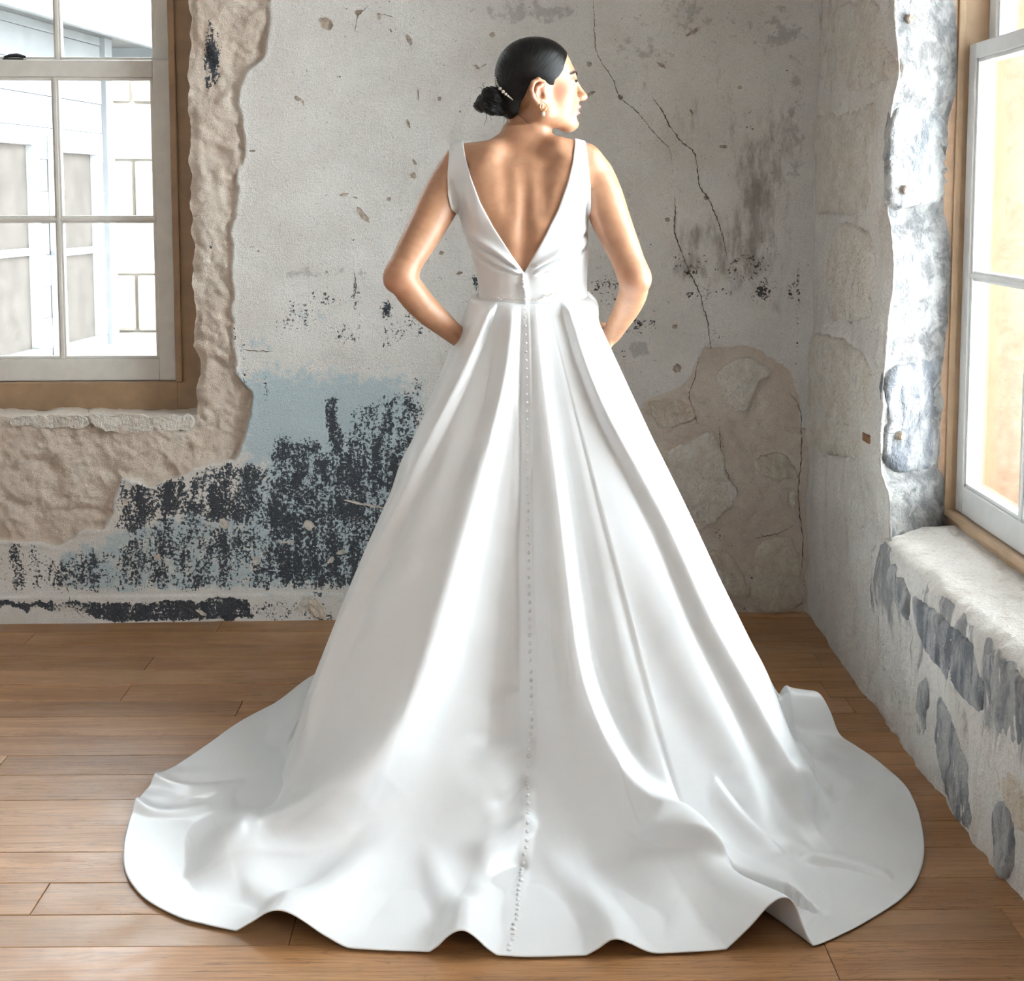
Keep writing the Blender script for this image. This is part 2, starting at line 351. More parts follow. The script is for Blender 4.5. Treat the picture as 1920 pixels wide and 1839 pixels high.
M = dict(
    back=mat_back_wall(), right=mat_right_wall(), plank=mat_floor('oak_plank'),
    satin=mat_satin(), skin=mat_skin(), hair=mat_hair(), glass=mat_glass(),
    cream=simple('cream_sash_paint', (0.60, 0.575, 0.53), 0.42, 0.03, 20), white_paint=simple('white_sash_paint', (0.70, 0.70, 0.69), 0.4, 0.02, 20),
    brown=simple('brown_frame_paint', (0.30, 0.19, 0.105), 0.45, 0.08, 12), tan=simple('tan_frame_paint', (0.46, 0.315, 0.19), 0.45, 0.06, 12),
    peach=simple('peach_render', (0.50, 0.34, 0.23), 0.9, 0.06, 30, 0.2, bump=0.3), plain=simple('room_plaster', (0.58, 0.565, 0.545), 0.9, 0.08, 4, 0.2, bump=0.3),
    ceiling=simple('ceiling_boards', (0.55, 0.53, 0.50), 0.8, 0.06, 4, 0.2), dark=simple('floor_gap', (0.035, 0.022, 0.014), 0.9, 0.2, 10, 0.1),
    black=simple('black_iron', (0.012, 0.013, 0.015), 0.45, 0.2, 40, 0.5), crack=simple('crack_shadow', (0.16, 0.13, 0.105), 0.95, 0.3, 60, 0.05),
    chip=simple('chipped_plaster', (0.42, 0.345, 0.28), 0.95, 0.25, 70, 0.1, bump=0.5), chip_pale=simple('chipped_lime', (0.60, 0.55, 0.49), 0.95, 0.15, 70, 0.1, bump=0.5),
    wood=simple('old_wood_plug', (0.27, 0.14, 0.07), 0.8, 0.2, 60, 0.2, bump=0.4), dowel=simple('grey_wood_dowel', (0.36, 0.29, 0.24), 0.9, 0.2, 90, 0.2, bump=0.4),
    brow=simple('eyebrow_hair', (0.045, 0.026, 0.016), 0.7, 0.2, 200, 0.2),
    gold=simple('gold', (0.83, 0.57, 0.24), 0.2, 0.03, 30, 0.5, 1.0), pearl=simple('pearl', (0.80, 0.75, 0.70), 0.18, 0.03, 30, 0.6),
    st_grey=mat_stone('grey_white_stone', (0.40, 0.395, 0.385), (0.52, 0.515, 0.50), (0.10, 0.106, 0.115), 0.17),
    st_dark=mat_stone('blue_grey_stone', (0.36, 0.36, 0.36), (0.52, 0.51, 0.50), (0.075, 0.081, 0.093), 0.22),
    st_pale=mat_stone('pale_sandstone', (0.66, 0.59, 0.50), (0.78, 0.74, 0.68), (0.20, 0.15, 0.10), -0.06),
    st_warm=mat_stone('warm_sandstone', (0.60, 0.51, 0.40), (0.72, 0.65, 0.55), (0.24, 0.18, 0.125), -0.07),
    board=simple('grey_weatherboard', (0.19, 0.195, 0.20), 0.7, 0.06, 6), trim=simple('house_trim_paint', (0.30, 0.30, 0.30), 0.6, 0.04, 6), roof=simple('grey_roof_sheet', (0.10, 0.10, 0.10), 0.6, 0.08, 6),
    sandstone=simple('far_sandstone', (0.26, 0.23, 0.195), 0.9, 0.1, 3, 0.2), blind=simple('drawn_blind', (0.075, 0.065, 0.057), 0.9, 0.1, 8, 0.2),
    paving=simple('courtyard_paving', (0.22, 0.21, 0.195), 0.9, 0.1, 3, 0.2),
)

# ================================================================== FLOOR
fl = box('floor', (XL-0.1, X0+0.3, YR-0.1, 4.85, -0.09, -0.0215), M['dark'], kind='structure', label='worn brown oak plank floor')
def plank_mesh(name, L, Wd):
    return box_mesh(name, [(-L/2, L/2, -Wd/2, Wd/2, -0.02, 0.0)], 0.0016)
y = 4.66; row = 0
rp = random.Random(21)
while y > YR:
    wd = rp.choice((0.118, 0.128, 0.134, 0.142))
    x = XL - rp.uniform(0, 1.2)
    while x < X0+0.1:
        L = rp.uniform(1.05, 2.1) if y > 1.9 else 4.4
        a = max(x, XL); b = min(x+L, X0+0.1)
        if b-a > 0.08:
            o = obj('plank', plank_mesh('plank', b-a-0.0012, wd-0.0014), M['plank'], fl)
            o.location = ((a+b)/2, y-wd/2, rp.uniform(-0.0006, 0.0004))
        x += L
    y -= wd; row += 1

# ================================================================== BACK WALL
def axis(a, b, f0, f1, fine, coarse, extra=()):
    c = np.concatenate([np.arange(a, f0, coarse), np.arange(f0, f1, fine), np.arange(f1, b, coarse), [b], list(extra)])
    c = np.unique(np.round(c, 5)); k = np.concatenate([[True], np.diff(c) > fine*0.3])
    c = c[k]
    for e in extra: c[np.argmin(abs(c-e))] = e
    return c
def wpts(l): p = on_back(*arr(l).T[:2]); return np.stack([p[:, 0], p[:, 2]], 1)     # picture points -> wall x,z
wx0, wx1, wz0, wz1 = WIN_B
GX = axis(XL, X0+0.06, -1.75, X0+0.06, 0.0052, 0.05, (wx0, wx1)); GZ = axis(-0.01, ZC+0.05, -0.01, 2.12, 0.0052, 0.05, (wz0, wz1))
BX, BZ = np.meshgrid(GX, GZ, indexing='ij')
jx = (fbm(BX, BZ, 0.05, 4, 3)-0.5)*0.05; jz = (fbm(BX, BZ, 0.05, 4, 9)-0.5)*0.05     # ragged edges
BARE = wpts([(-300, -400), (520, -300), (506, 0), (503, 60), (497, 105), (462, 140), (450, 170), (448, 200), (462, 290), (440, 318), (446, 350),
             (438, 400), (431, 470), (434, 560), (436, 650), (444, 700), (474, 745), (470, 775), (452, 830), (440, 862), (410, 872), (362, 880),
             (330, 900), (280, 912), (262, 900), (228, 896), (214, 925), (208, 965), (190, 988), (150, 1000), (118, 1022), (60, 1018), (0, 1016), (-300, 1010)])
bare_d = sd_poly(BX+jx*0.5, BZ+jz*0.5, BARE)
BARE2 = wpts([(1190, 780), (1215, 750), (1280, 722), (1305, 690), (1318, 652), (1360, 650), (1400, 652), (1450, 668), (1484, 700), (1497, 740), (1502, 800), (1530, 800), (1530, 1170), (1380, 1170), (1350, 1060), (1300, 1000)])
bare2_d = sd_poly(BX+jx*0.6, BZ+jz*0.6, BARE2)
SK_Z = on_back(arr([300.]), arr([1113.]))[0, 2]      # top of the rendered skirting
lumps = fbm(BX, BZ, 0.16, 5, 31); fine = fbm(BX, BZ, 0.035, 4, 41); broad = fbm(BX, BZ, 0.6, 3, 51)
Hb = (broad-0.5)*0.014+(fine-0.5)*0.0022
inb = sstep(0.004, -0.006, bare_d); inb2 = sstep(0.004, -0.006, bare2_d)
rdg = lambda size, sd: 1-2*abs(fbm(BX+0.3*BZ, BZ, size, 3, sd)-0.5)
rough_rel = (lumps-0.5)*0.034+(fbm(BX, BZ, 0.05, 4, 61)-0.5)*0.016+(rdg(0.09, 65)-0.8)*0.022+(rdg(0.035, 67)-0.8)*0.010
lip = np.exp(-((bare_d-0.006)/0.008)**2)*0.003
Hb = Hb*(1-inb)+(rough_rel-0.017)*inb+lip
Hb = Hb*(1-inb2)+((lumps-0.5)*0.02+(fbm(BX, BZ, 0.04, 4, 71)-0.5)*0.010+(rdg(0.07, 75)-0.8)*0.012-0.006)*inb2
# deep gouges in the rough coat under the window
for (u, v, ru, rv, dd) in [(70, 870, 26, 16, .02), (48, 830, 50, 14, .012), (95, 905, 24, 34, .022), (15, 880, 18, 26, .016), (30, 945, 20, 10, .012), (195, 820, 40, 10, .010),
                          (130, 960, 60, 8, .009), (405, 285, 16, 8, .02), (412, 680, 14, 7, .018), (385, 560, 8, 30, .008), (440, 160, 6, 60, .006), (375, 760, 12, 10, .012)]:
    p = wpts([(u, v)])[0]; r1 = ru/585.; r2 = rv/585.
    Hb -= dd*np.exp(-((BX+jx*.6-p[0])/r1)**2-((BZ+jz*.6-p[1])/r2)**2)*inb
# skirting strip
sk = sstep(SK_Z+0.006, SK_Z-0.006, BZ+jz*0.25)*sstep(0.55, 0.5, BX)
Hb += sk*0.014
chipped = sstep(0.40, 0.30, fbm(BX, BZ, 0.22, 4, 81)+np.clip(BZ, 0, 1)*1.6)*sk
Hb -= chipped*0.014
# stone lumps in the corner, foot of the wall
Hb += sstep(0.10, 0.0, BZ)*(fbm(BX, BZ, 0.1, 4, 91)-0.55)*0.03*(BX > 0.5)
# -------- paint that is left on the wall
def blob(l):
    out = np.zeros_like(BX)
    for (u, v, ru, rv, a) in l:
        p = wpts([(u, v)])[0]
        out = np.maximum(out, a*np.exp(-(((BX-p[0])/(ru/585.))**2+((BZ-p[1])/(rv/585.))**2)))
    return out
def area(l, soft, a=1.0, jit=0.8): return a*sstep(soft, -soft, sd_poly(BX+jx*jit, BZ+jz*jit, wpts(l)))
left_ok = 1-inb
navy = np.maximum.reduce([
    area([(520, 800), (600, 850), (780, 800), (900, 700), (900, 1108), (500, 1108), (470, 1010), (500, 900)], 0.045, 0.66),
    area([(225, 900), (300, 905), (440, 868), (500, 880), (500, 960), (470, 985), (380, 975), (300, 960), (255, 1000), (215, 990)], 0.025, 0.68),
    area([(300, 960), (470, 985), (520, 1108), (240, 1108), (205, 1040)], 0.03, 0.50), area([(0, 1020), (60, 1022), (110, 1050), (190, 1000), (230, 1108), (0, 1108)], 0.04, 0.46),
    area([(608, 745), (640, 748), (642, 860), (612, 860)], 0.012, 0.72), area([(505, 850), (560, 830), (590, 880), (520, 930)], 0.02, 0.66),
    area([(660, 760), (790, 735), (800, 830), (650, 830)], 0.04, 0.50), blob([(575, 840, 26, 24, .7), (700, 830, 90, 40, .6), (560, 930, 60, 50, .72), (640, 950, 90, 60, .78), (600, 1060, 90, 50, .76), (560, 900, 30, 30, .85)]),
    area([(0, 1126), (60, 1128), (230, 1125), (470, 1122), (480, 1160), (200, 1158), (130, 1140), (0, 1140)], 0.008, 0.92), area([(470, 1122), (610, 1125), (640, 1165), (480, 1160)], 0.02, 0.42),
    blob([(565, 590, 50, 45, .34), (530, 610, 30, 26, .36), (665, 575, 20, 60, .36), (725, 585, 14, 24, .62), (765, 610, 50, 30, .50), (720, 640, 40, 24, .40), (650, 625, 60, 30, .34), (600, 560, 90, 40, .26),
          (455, 690, 10, 90, .40), (460, 740, 8, 20, .55), (500, 730, 8, 30, .42), (780, 730, 14, 30, .5), (440, 650, 10, 100, .30)]),
    blob([(665, 560, 3, 40, .8), (895, 530, 18, 16, .52), (880, 590, 30, 40, .38)])])*left_ok
navy = np.maximum(navy, blob([(397, 98, 15, 46, 1.05), (388, 150, 8, 24, .5), (394, 462, 6, 8, .7), (40, 1130, 60, 6, .5)]))
soot = np.maximum.reduce([
    blob([(1135, 545, 45, 40, .52), (1190, 610, 40, 22, .62), (1430, 545, 22, 26, .85), (1415, 520, 16, 40, .62), (1300, 500, 60, 40, .42), (1400, 490, 80, 60, .44), (1340, 550, 90, 20, .40),
          (1345, 632, 24, 14, .5), (1290, 553, 10, 10, .9), (1165, 660, 20, 20, .45), (1480, 545, 10, 30, .6), (1470, 665, 8, 10, .5), (1496, 560, 5, 120, .6), (1370, 1090, 40, 40, .58), (1340, 1010, 30, 30, .34), (1400, 1145, 60, 16, .55)]),
    0.12*np.ones_like(BX)])*left_ok*(1-inb2*0.3)
blue = np.maximum.reduce([
    area([(440, 700), (500, 690), (660, 700), (790, 720), (790, 830), (700, 1100), (480, 1108), (480, 870), (440, 850)], 0.10, 0.85),
    area([(110, 1040), (210, 995), (330, 960), (480, 960), (520, 1108), (110, 1108)], 0.03, 0.62), blob([(600, 590, 120, 40, .33), (490, 640, 50, 40, .42), (480, 960, 40, 130, .9), (1190, 585, 50, 20, .28)])])*left_ok
grime = np.maximum.reduce([
    blob([(1000, 20, 130, 30, .62), (1200, 90, 100, 40, .46), (1300, 30, 140, 60, .48), (1450, 60, 80, 90, .5), (1490, 200, 30, 200, .52), (600, 510, 170, 24, .46), (520, 420, 60, 60, .34), (670, 290, 60, 40, .30), (670, 50, 20, 40, .36),
          (1140, 330, 80, 120, .38), (1200, 655, 36, 20, .7), (1150, 500, 60, 40, .46), (880, 260, 40, 60, .30), (1330, 600, 60, 40, .3)])])*left_ok*(1-inb2)
brown = np.maximum.reduce([blob([(1420, 380, 70, 200, .66), (1390, 470, 90, 90, .68), (1450, 250, 60, 100, .5), (1320, 440, 80, 60, .5), (1300, 500, 70, 50, .5), (1470, 560, 30, 60, .45), (1300, 200, 160, 140, .3), (1180, 480, 60, 60, .34)])])*left_ok*(1-inb2)
pale = np.maximum.reduce([np.exp(-((BZ-SK_Z-0.004)/0.007)**2)*0.85*(BX < 0.55), blob([(690, 945, 60, 4, .5), (580, 985, 10, 14, .9), (620, 1000, 60, 60, .24), (480, 560, 80, 60, .4), (640, 670, 120, 30, .55), (1290, 600, 60, 60, .34), (130, 1140, 60, 18, .6), (560, 1140, 30, 16, .45), (700, 560, 160, 20, .35)]), chipped*0.8])
# the opening and its ragged arris
de = np.maximum.reduce([wx0-BX, BX-wx1, wz0-BZ, BZ-wz1])
near = np.exp(-(de/0.03)**2)
inb_edge = near
BXs = BX+near*(fbm(BX, BZ, 0.09, 4, 101)-0.5)*0.045*(abs(BX-wx1) < 0.15)
BZs = BZ+near*(fbm(BX, BZ, 0.07, 4, 111)-0.5)*0.03*(abs(BZ-wz0) < 0.12)
Hb -= sstep(0.03, 0.0, abs(de))*0.012
nb = np.array([YBS, -1.0])/math.hypot(YBS, 1)
def back_pt(x, z, h): return np.stack([x+nb[0]*h, YB0+YBS*x+nb[1]*h, z], -1)
Vb = back_pt(BXs, BZs, Hb); nv_ = len(GZ)
ix1, ix0, iz0, iz1 = [int(np.argmin(abs(a-b))) for a, b in ((GX, wx1), (GX, wx0), (GZ, wz0), (GZ, wz1))]
Qb = grid_quads(len(GX), nv_); ci = Qb[:, 0]//nv_; cz = Qb[:, 0] % nv_
Qb = Qb[~((ci >= ix0) & (ci < ix1) & (cz >= iz0) & (cz < iz1))]
Vl = [Vb.reshape(-1, 3)]; Ql = [Qb]; off = Vb.size//3
m1 = [np.stack([navy, blue, np.maximum(inb, inb2*0.92), grime], -1).reshape(-1, 4)]; m2 = [np.stack([soot, sk, brown, pale], -1).reshape(-1, 4)]
def reveal(edge_idx, depth, rise=0.0, n=10):
    global off
    e = Vb.reshape(-1, 3)[edge_idx]; t = np.linspace(0, 1, n)
    g = e[:, None]+t[None, :, None]*np.array([0, depth, rise])
    g[:, 1:, :] += ((fbm(np.arange(len(e))[:, None]*0.005+t*0.3, t[None]*0.3+e[:, 2:3], 0.06, 3, 121)-0.5)*0.012)[:, 1:, None]*np.array([0.6, 0, 0.6])
    Vl.append(g.reshape(-1, 3)); Ql.append(grid_quads(len(e), n)+off); off += len(e)*n
    m1.append(np.tile([0, 0, 1, 0], (len(e)*n, 1))); m2.append(np.tile([0, 0, 0, 0.45], (len(e)*n, 1)))
zi = np.arange(iz0, iz1+1); xi = np.arange(ix0, ix1+1)
reveal(ix1*nv_+zi, 0.19); reveal(ix0*nv_+zi, 0.19); reveal(xi*nv_+iz0, 0.19, 0.012); reveal(xi*nv_+iz1, 0.19)
me = mesh_np('wall_back', np.vstack(Vl), np.vstack(Ql)); attr(me, 'm1', np.vstack(m1)); attr(me, 'm2', np.vstack(m2))
wall_b = obj('wall_back', me, M['back'], kind='structure', label='back wall of peeling plaster with worn navy and pale blue paint')
# masonry outside the frame, so that daylight only comes through the opening
box('wall_back_masonry', (XL-0.2, wx0-0.02, 4.75, 4.95, -0.05, ZC+0.1), M['sandstone'], wall_b)
box('wall_back_masonry', (wx1+0.02, X0+0.9, 4.75, 4.95, -0.05, ZC+0.1), M['sandstone'], wall_b)
box('wall_back_masonry', (wx0-0.02, wx1+0.02, 4.75, 4.95, -0.05, wz0), M['sandstone'], wall_b)
box('wall_back_masonry', (wx0-0.02, wx1+0.02, 4.75, 4.95, wz1, ZC+0.1), M['sandstone'], wall_b)

def samp_back(x, z):
    i = np.clip(np.searchsorted(GX, x), 0, len(GX)-1); j = np.clip(np.searchsorted(GZ, z), 0, len(GZ)-1)
    return Hb[i, j]
def ribbon(name, pts_px, wpx, m, seed=0, amp=2.2):
    p = spline(wpts(pts_px), max(12, int(len(pts_px)*9)))
    n = len(p); t = np.linspace(0, 1, n)
    d = np.gradient(p, axis=0); d /= np.linalg.norm(d, axis=1)[:, None]+1e-9; nn = np.stack([-d[:, 1], d[:, 0]], 1)
    r = np.random.RandomState(seed); p = p+nn*((r.rand(n)-0.5)*amp/585.)[:, None]
    w = (wpx/585.)*np.clip(0.35+r.rand(n)*0.9, 0, 2)*np.minimum(1, 6*np.minimum(t, 1-t)+0.25)
    a = p+nn*w[:, None]/2; b = p-nn*w[:, None]/2; c = p
    A = back_pt(a[:, 0], a[:, 1], samp_back(*a.T)+0.0024); B = back_pt(b[:, 0], b[:, 1], samp_back(*b.T)+0.0024); Cc = back_pt(c[:, 0], c[:, 1], samp_back(*c.T)+0.0014)
    V = np.stack([A, Cc, B], 1).reshape(-1, 3)
    return obj(name, mesh_np(name, V, grid_quads(n, 3)), m, wall_b)
CR = [[(1112, 0), (1114, 40), (1117, 90), (1130, 120), (1150, 150), (1162, 182), (1190, 205), (1215, 235), (1235, 258), (1255, 280), (1260, 305)],
      [(1222, 180), (1240, 205), (1258, 240), (1280, 268), (1300, 285), (1308, 320), (1312, 350), (1326, 370), (1342, 405), (1355, 445), (1362, 480)],
      [(1265, 365), (1266, 400), (1264, 430), (1275, 465), (1290, 505), (1310, 545), (1318, 575), (1326, 600), (1330, 630), (1333, 655)],
      [(1310, 670), (1303, 710), (1292, 740), (1300, 770), (1308, 795)], [(1348, 800), (1352, 830), (1350, 855), (1370, 900), (1382, 925)],
      [(664, 512), (668, 535), (664, 560)], [(282, 985), (295, 1020), (304, 1060), (310, 1105)], [(95, 1050), (118, 1085), (130, 1112), (140, 1135), (160, 1155)],
      [(330, 1125), (365, 1145), (390, 1160)], [(455, 655), (512, 660)], [(665, 60), (672, 30), (690, 12)], [(705, 25), (738, 32)], [(1415, 1010), (1460, 1000), (1490, 985)], [(1480, 735), (1500, 770), (1503, 850), (1498, 930), (1506, 1010), (1502, 1080)]]
for i, c in enumerate(CR): ribbon('crack', c, 2.4 if i in (1, 2) else (1.5 if i != 13 else 2), M['crack'], i)
def chip(u, v, w, h, ang, m, seed):
    r = np.random.RandomState(seed); n = 14; a = np.linspace(0, 2*np.pi, n, endpoint=False); rr = 0.72+0.5*r.rand(n)
    ca, sa = math.cos(math.radians(ang)), math.sin(math.radians(ang)); V = []
    c = wpts([(u, v)])[0]
    for k, hh in ((1.0, 0.0016), (0.72, 0.0006), (0.3, 0.0002)):
        lx = np.cos(a)*rr*w/2/585.*k; ly = np.sin(a)*rr*h/2/585.*k
        x = c[0]+lx*ca-ly*sa; z = c[1]+lx*sa+ly*ca
        V.append(back_pt(x, z, samp_back(x, z)+hh))
    V = np.vstack(V+[back_pt(c[0:1], c[1:2], samp_back(c[0:1], c[1:2])+0.0002)])
    Q = []
    for k in range(2):
        for j in range(n): Q.append((k*n+j, k*n+(j+1) % n, (k+1)*n+(j+1) % n, (k+1)*n+j))
    for j in range(0, n, 2): Q.append((2*n+j, 2*n+(j+1) % n, 2*n+(j+2) % n, 3*n))
    obj('plaster_chip', mesh_np('plaster_chip', V, Q), m, wall_b)
CH = [(612, 44, 26, 20, -40), (767, 74, 22, 9, -65), (923, 65, 12, 10, 0), (672, 24, 16, 10, 30), (710, 31, 6, 12, 0), (765, 232, 18, 6, -70), (680, 402, 36, 11, -50), (645, 365, 20, 5, 10), (665, 370, 10, 3, -20),
      (1298, 60, 36, 7, 33), (1240, 122, 20, 6, -30), (1297, 211, 14, 5, -70), (1356, 275, 16, 7, 5), (1108, 176, 18, 6, 30), (558, 185, 14, 8, -30), (568, 192, 12, 4, -75), (824, 185, 8, 9, 0), (1163, 182, 10, 8, 0),
      (894, 126, 12, 5, -40), (908, 122, 12, 3, 30), (690, 133, 2, 1, 0), (777, 304, 14, 6, -60), (775, 329, 12, 12, 0), (473, 283, 12, 4, 0), (1251, 412, 9, 9, 0), (1324, 371, 10, 9, 0), (1387, 164, 9, 7, 0), (1105, 120, 9, 8, 0), (828, 474, 9, 8, 0),
      (729, 373, 8, 8, 40), (784, 178, 3, 24, 0), (612, 510, 5, 4, 0), (484, 471, 5, 4, 0), (862, 512, 14, 6, 10), (637, 144, 5, 4, 20), (1270, 690, 16, 18, 0), (1265, 612, 12, 8, 20)]
for i, (u, v, w, h, a) in enumerate(CH):
    if w > 2: chip(u, v, w, h, a, M['chip'], i)
for i, (u, v, w, h, a) in enumerate([(578, 984, 20, 20, 20), (296, 1045, 12, 18, 60), (235, 941, 12, 14, 0), (665, 941, 44, 5, -14), (700, 948, 60, 4, -12), (640, 1035, 18, 10, 20), (540, 1016, 36, 5, 0), (620, 1050, 16, 10, 40), (420, 980, 18, 22, 30), (480, 1050, 16, 12, 0), (575, 1130, 50, 26, 40), (380, 1147, 22, 8, -30)]):
    chip(u, v, w, h, a, M['chip_pale'], 60+i)

# -------- stones that show through the walls
def stone(poly, pick, normal, proud, m, parent, chisel=0.0, csize=0.02, seed=0, label=None, sink=0.008, tilt=0.0):
    P = pick(arr(poly)); n = np.asarray(normal, float); n /= np.linalg.norm(n)
    up = np.array([0, 0, 1.0]); s = np.cross(up, n); s /= np.linalg.norm(s); t = np.cross(n, s)
    c = P.mean(0); L = np.stack([(P-c)@s, (P-c)@t], 1)
    B = spline(L, 64, True)
    r = np.random.RandomState(seed); ks = np.concatenate([[0.02], np.linspace(0.1, 0.86, 14), [0.93, 0.975, 1.0, 1.03]])
    G = B[None]*ks[:, None, None]
    G = G+np.stack([fbm(G[..., 0]+seed, G[..., 1], 0.03, 3, seed)-.5, fbm(G[..., 0], G[..., 1]+seed, 0.03, 3, seed+5)-.5], -1)*0.022*(ks[:, None, None] > 0.8)
    edge = np.sqrt(np.clip(1-(np.clip(ks, 0, 1)**14), 0, 1))[:, None]
    ca, sa = math.cos(chisel), math.sin(chisel)
    q = G[..., 0]*ca+G[..., 1]*sa; q2 = -G[..., 0]*sa+G[..., 1]*ca
    ch = abs(((q+(fbm(q*0.3, q2, 0.05, 3, seed+2)-.5)*csize*0.9)/csize) % 1-0.5)*2
    h = proud*edge+((fbm(G[..., 0], G[..., 1], 0.07, 5, seed+3)-0.5)*0.016+(ch-0.5)*csize*0.17+tilt*G[..., 1])*edge-sink*(1-edge)-(ks[:, None] > 1)*0.012
    V = c+G[..., 0:1]*s+G[..., 1:2]*t+h[..., None]*n
    Q = []
    k = len(ks); qd = grid_quads(k, 64); V2 = V.reshape(-1, 3)
    extra = np.stack([np.arange(k-1)*64+63, np.arange(1, k)*64+63, np.arange(1, k)*64, np.arange(k-1)*64], 1)
    cap = np.array([(0, i, i+1, i+2) for i in range(1, 62, 2)])
    me = mesh_np('stone', V2-c, np.vstack([qd, extra, cap]))
    o = obj('stone', me, m, parent); o.location = c
    if label: o['label'] = label
    return o
NB = (nb[0], nb[1], 0.0)
pb = lambda a: on_back(a[:, 0], a[:, 1])
stone([(172, 781), (230, 780), (300, 781), (354, 781), (356, 806), (300, 808), (220, 812), (178, 800)], pb, NB, -0.009, M['st_pale'], wall_b, 0.0, 0.012, 1)
stone([(20, 783), (90, 781), (158, 782), (155, 800), (110, 806), (60, 800), (24, 798)], pb, NB, -0.011, M['st_pale'], wall_b, 0.0, 0.012, 2)
stone([(1248, 850), (1290, 832), (1330, 808), (1352, 850), (1366, 890), (1382, 930), (1350, 975), (1320, 985), (1290, 960), (1262, 905)], pb, NB, 0.004, M['st_pale'], wall_b, -0.95, 0.026, 4)
stone([(1352, 690), (1385, 672), (1430, 680), (1448, 700), (1420, 720), (1405, 765), (1375, 765), (1345, 735)], pb, NB, 0.003, M['st_pale'], wall_b, -0.9, 0.026, 5)
stone([(1222, 760), (1262, 748), (1300, 765), (1300, 795), (1250, 800), (1230, 795)], pb, NB, 0.002, M['st_warm'], wall_b, 0.3, 0.03, 6)
stone([(1415, 862), (1465, 850), (1490, 870), (1496, 900), (1450, 898), (1425, 885)], pb, NB, 0.004, M['st_warm'], wall_b, 0.2, 0.03, 7)
stone([(1475, 925), (1492, 918), (1492, 952), (1480, 950)], pb, NB, 0.006, M['st_pale'], wall_b, 0.2, 0.03, 8)
stone([(1418, 1030), (1460, 1008), (1492, 1020), (1502, 1080), (1500, 1140), (1430, 1147), (1412, 1120)], pb, NB, 0.006, M['st_warm'], wall_b, 0.8, 0.05, 9)
stone([(1310, 1050), (1350, 1030), (1385, 1060), (1405, 1110), (1380, 1125), (1330, 1100)], pb, NB, 0.0, M['st_warm'], wall_b, 0.5, 0.04, 10)
stone([(575, 1128), (598, 1122), (612, 1140), (614, 1160), (590, 1156)], pb, NB, 0.016, M['st_warm'], wall_b, 0.6, 0.02, 11)

# ================================================================== RIGHT WALL
def right_noise(y, z): return (fbm(y, z, 0.45, 3, 201)-0.5)*0.03+(fbm(y, z, 0.12, 5, 211)-0.5)*0.018+(fbm(y, z, 0.03, 3, 221)-0.5)*0.004
yE0 = WIN_R[0][1]; YFJ = on_x(arr([1786.]), arr([450.]), XF)[0, 1]     # arris of the reveal, far jamb of the frame
_ar = on_x(*arr([(1664, -60), (1666, 0), (1676, 72), (1685, 140), (1668, 180), (1655, 228), (1651, 343), (1651, 400), (1659, 449), (1664, 495), (1674, 540), (1663, 575), (1662, 617), (1650, 670), (1647, 700), (1647, 764), (1640, 844), (1643, 889), (1660, 924), (1663, 981), (1667, 1015), (1668, 1060)]).T)
_ar[:, 1] = _ar[:, 1].mean()+0.55*(_ar[:, 1]-_ar[:, 1].mean()); _o = np.argsort(_ar[:, 2]); _az, _ay = _ar[_o, 2], _ar[_o, 1]
zz = axis(-0.01, ZC+0.05, -0.01, 2.2, 0.007, 0.05)
def arris(z): return np.interp(z, _az, _ay)+(fbm(z, z*0+3.3, 0.05, 3, 231)-0.5)*0.025
# far pier and reveal as one surface: s in 0..1 along the wall, 1..2 across the reveal
s1 = np.linspace(0, 1, 150); s2 = np.linspace(0, 1, 46)[1:]
Z1, T1 = np.meshgrid(zz, np.concatenate([s1, 1+s2]), indexing='xy')
ya = arris(Z1)
w1 = np.clip(T1, 0, 1); w2 = np.clip(T1-1, 0, 1)
yw = (YB0+YBS*X0+0.04)*(1-w1)+ya*w1
Yp = np.where(T1 <= 1, yw, ya+(YFJ-ya)*w2); Xp = X0+(XF+0.03-X0)*w2
rn = right_noise(Yp, Z1); rc = np.exp(-((T1-1)/0.04)**2)
Xp = Xp+np.where(T1 <= 1, -rn, -rn*0.2)+rc*0.012; Yp = Yp-np.where(T1 > 1, (fbm(Xp*1.3, Z1, 0.09, 5, 241, 0.62)-0.5)*0.045*np.sin(np.pi*np.clip(w2, 0, 1))*(1-w2), 0)
Vr = [np.stack([Xp, Yp, Z1], -1).reshape(-1, 3)]; Qr = [grid_quads(Z1.shape[0], Z1.shape[1])]
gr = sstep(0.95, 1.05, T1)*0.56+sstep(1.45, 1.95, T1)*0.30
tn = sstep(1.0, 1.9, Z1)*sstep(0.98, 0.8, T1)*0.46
mr = [np.stack([gr, tn, sstep(1.0, 1.1, T1), 0*gr+1], -1).reshape(-1, 4)]; off = Vr[0].shape[0]
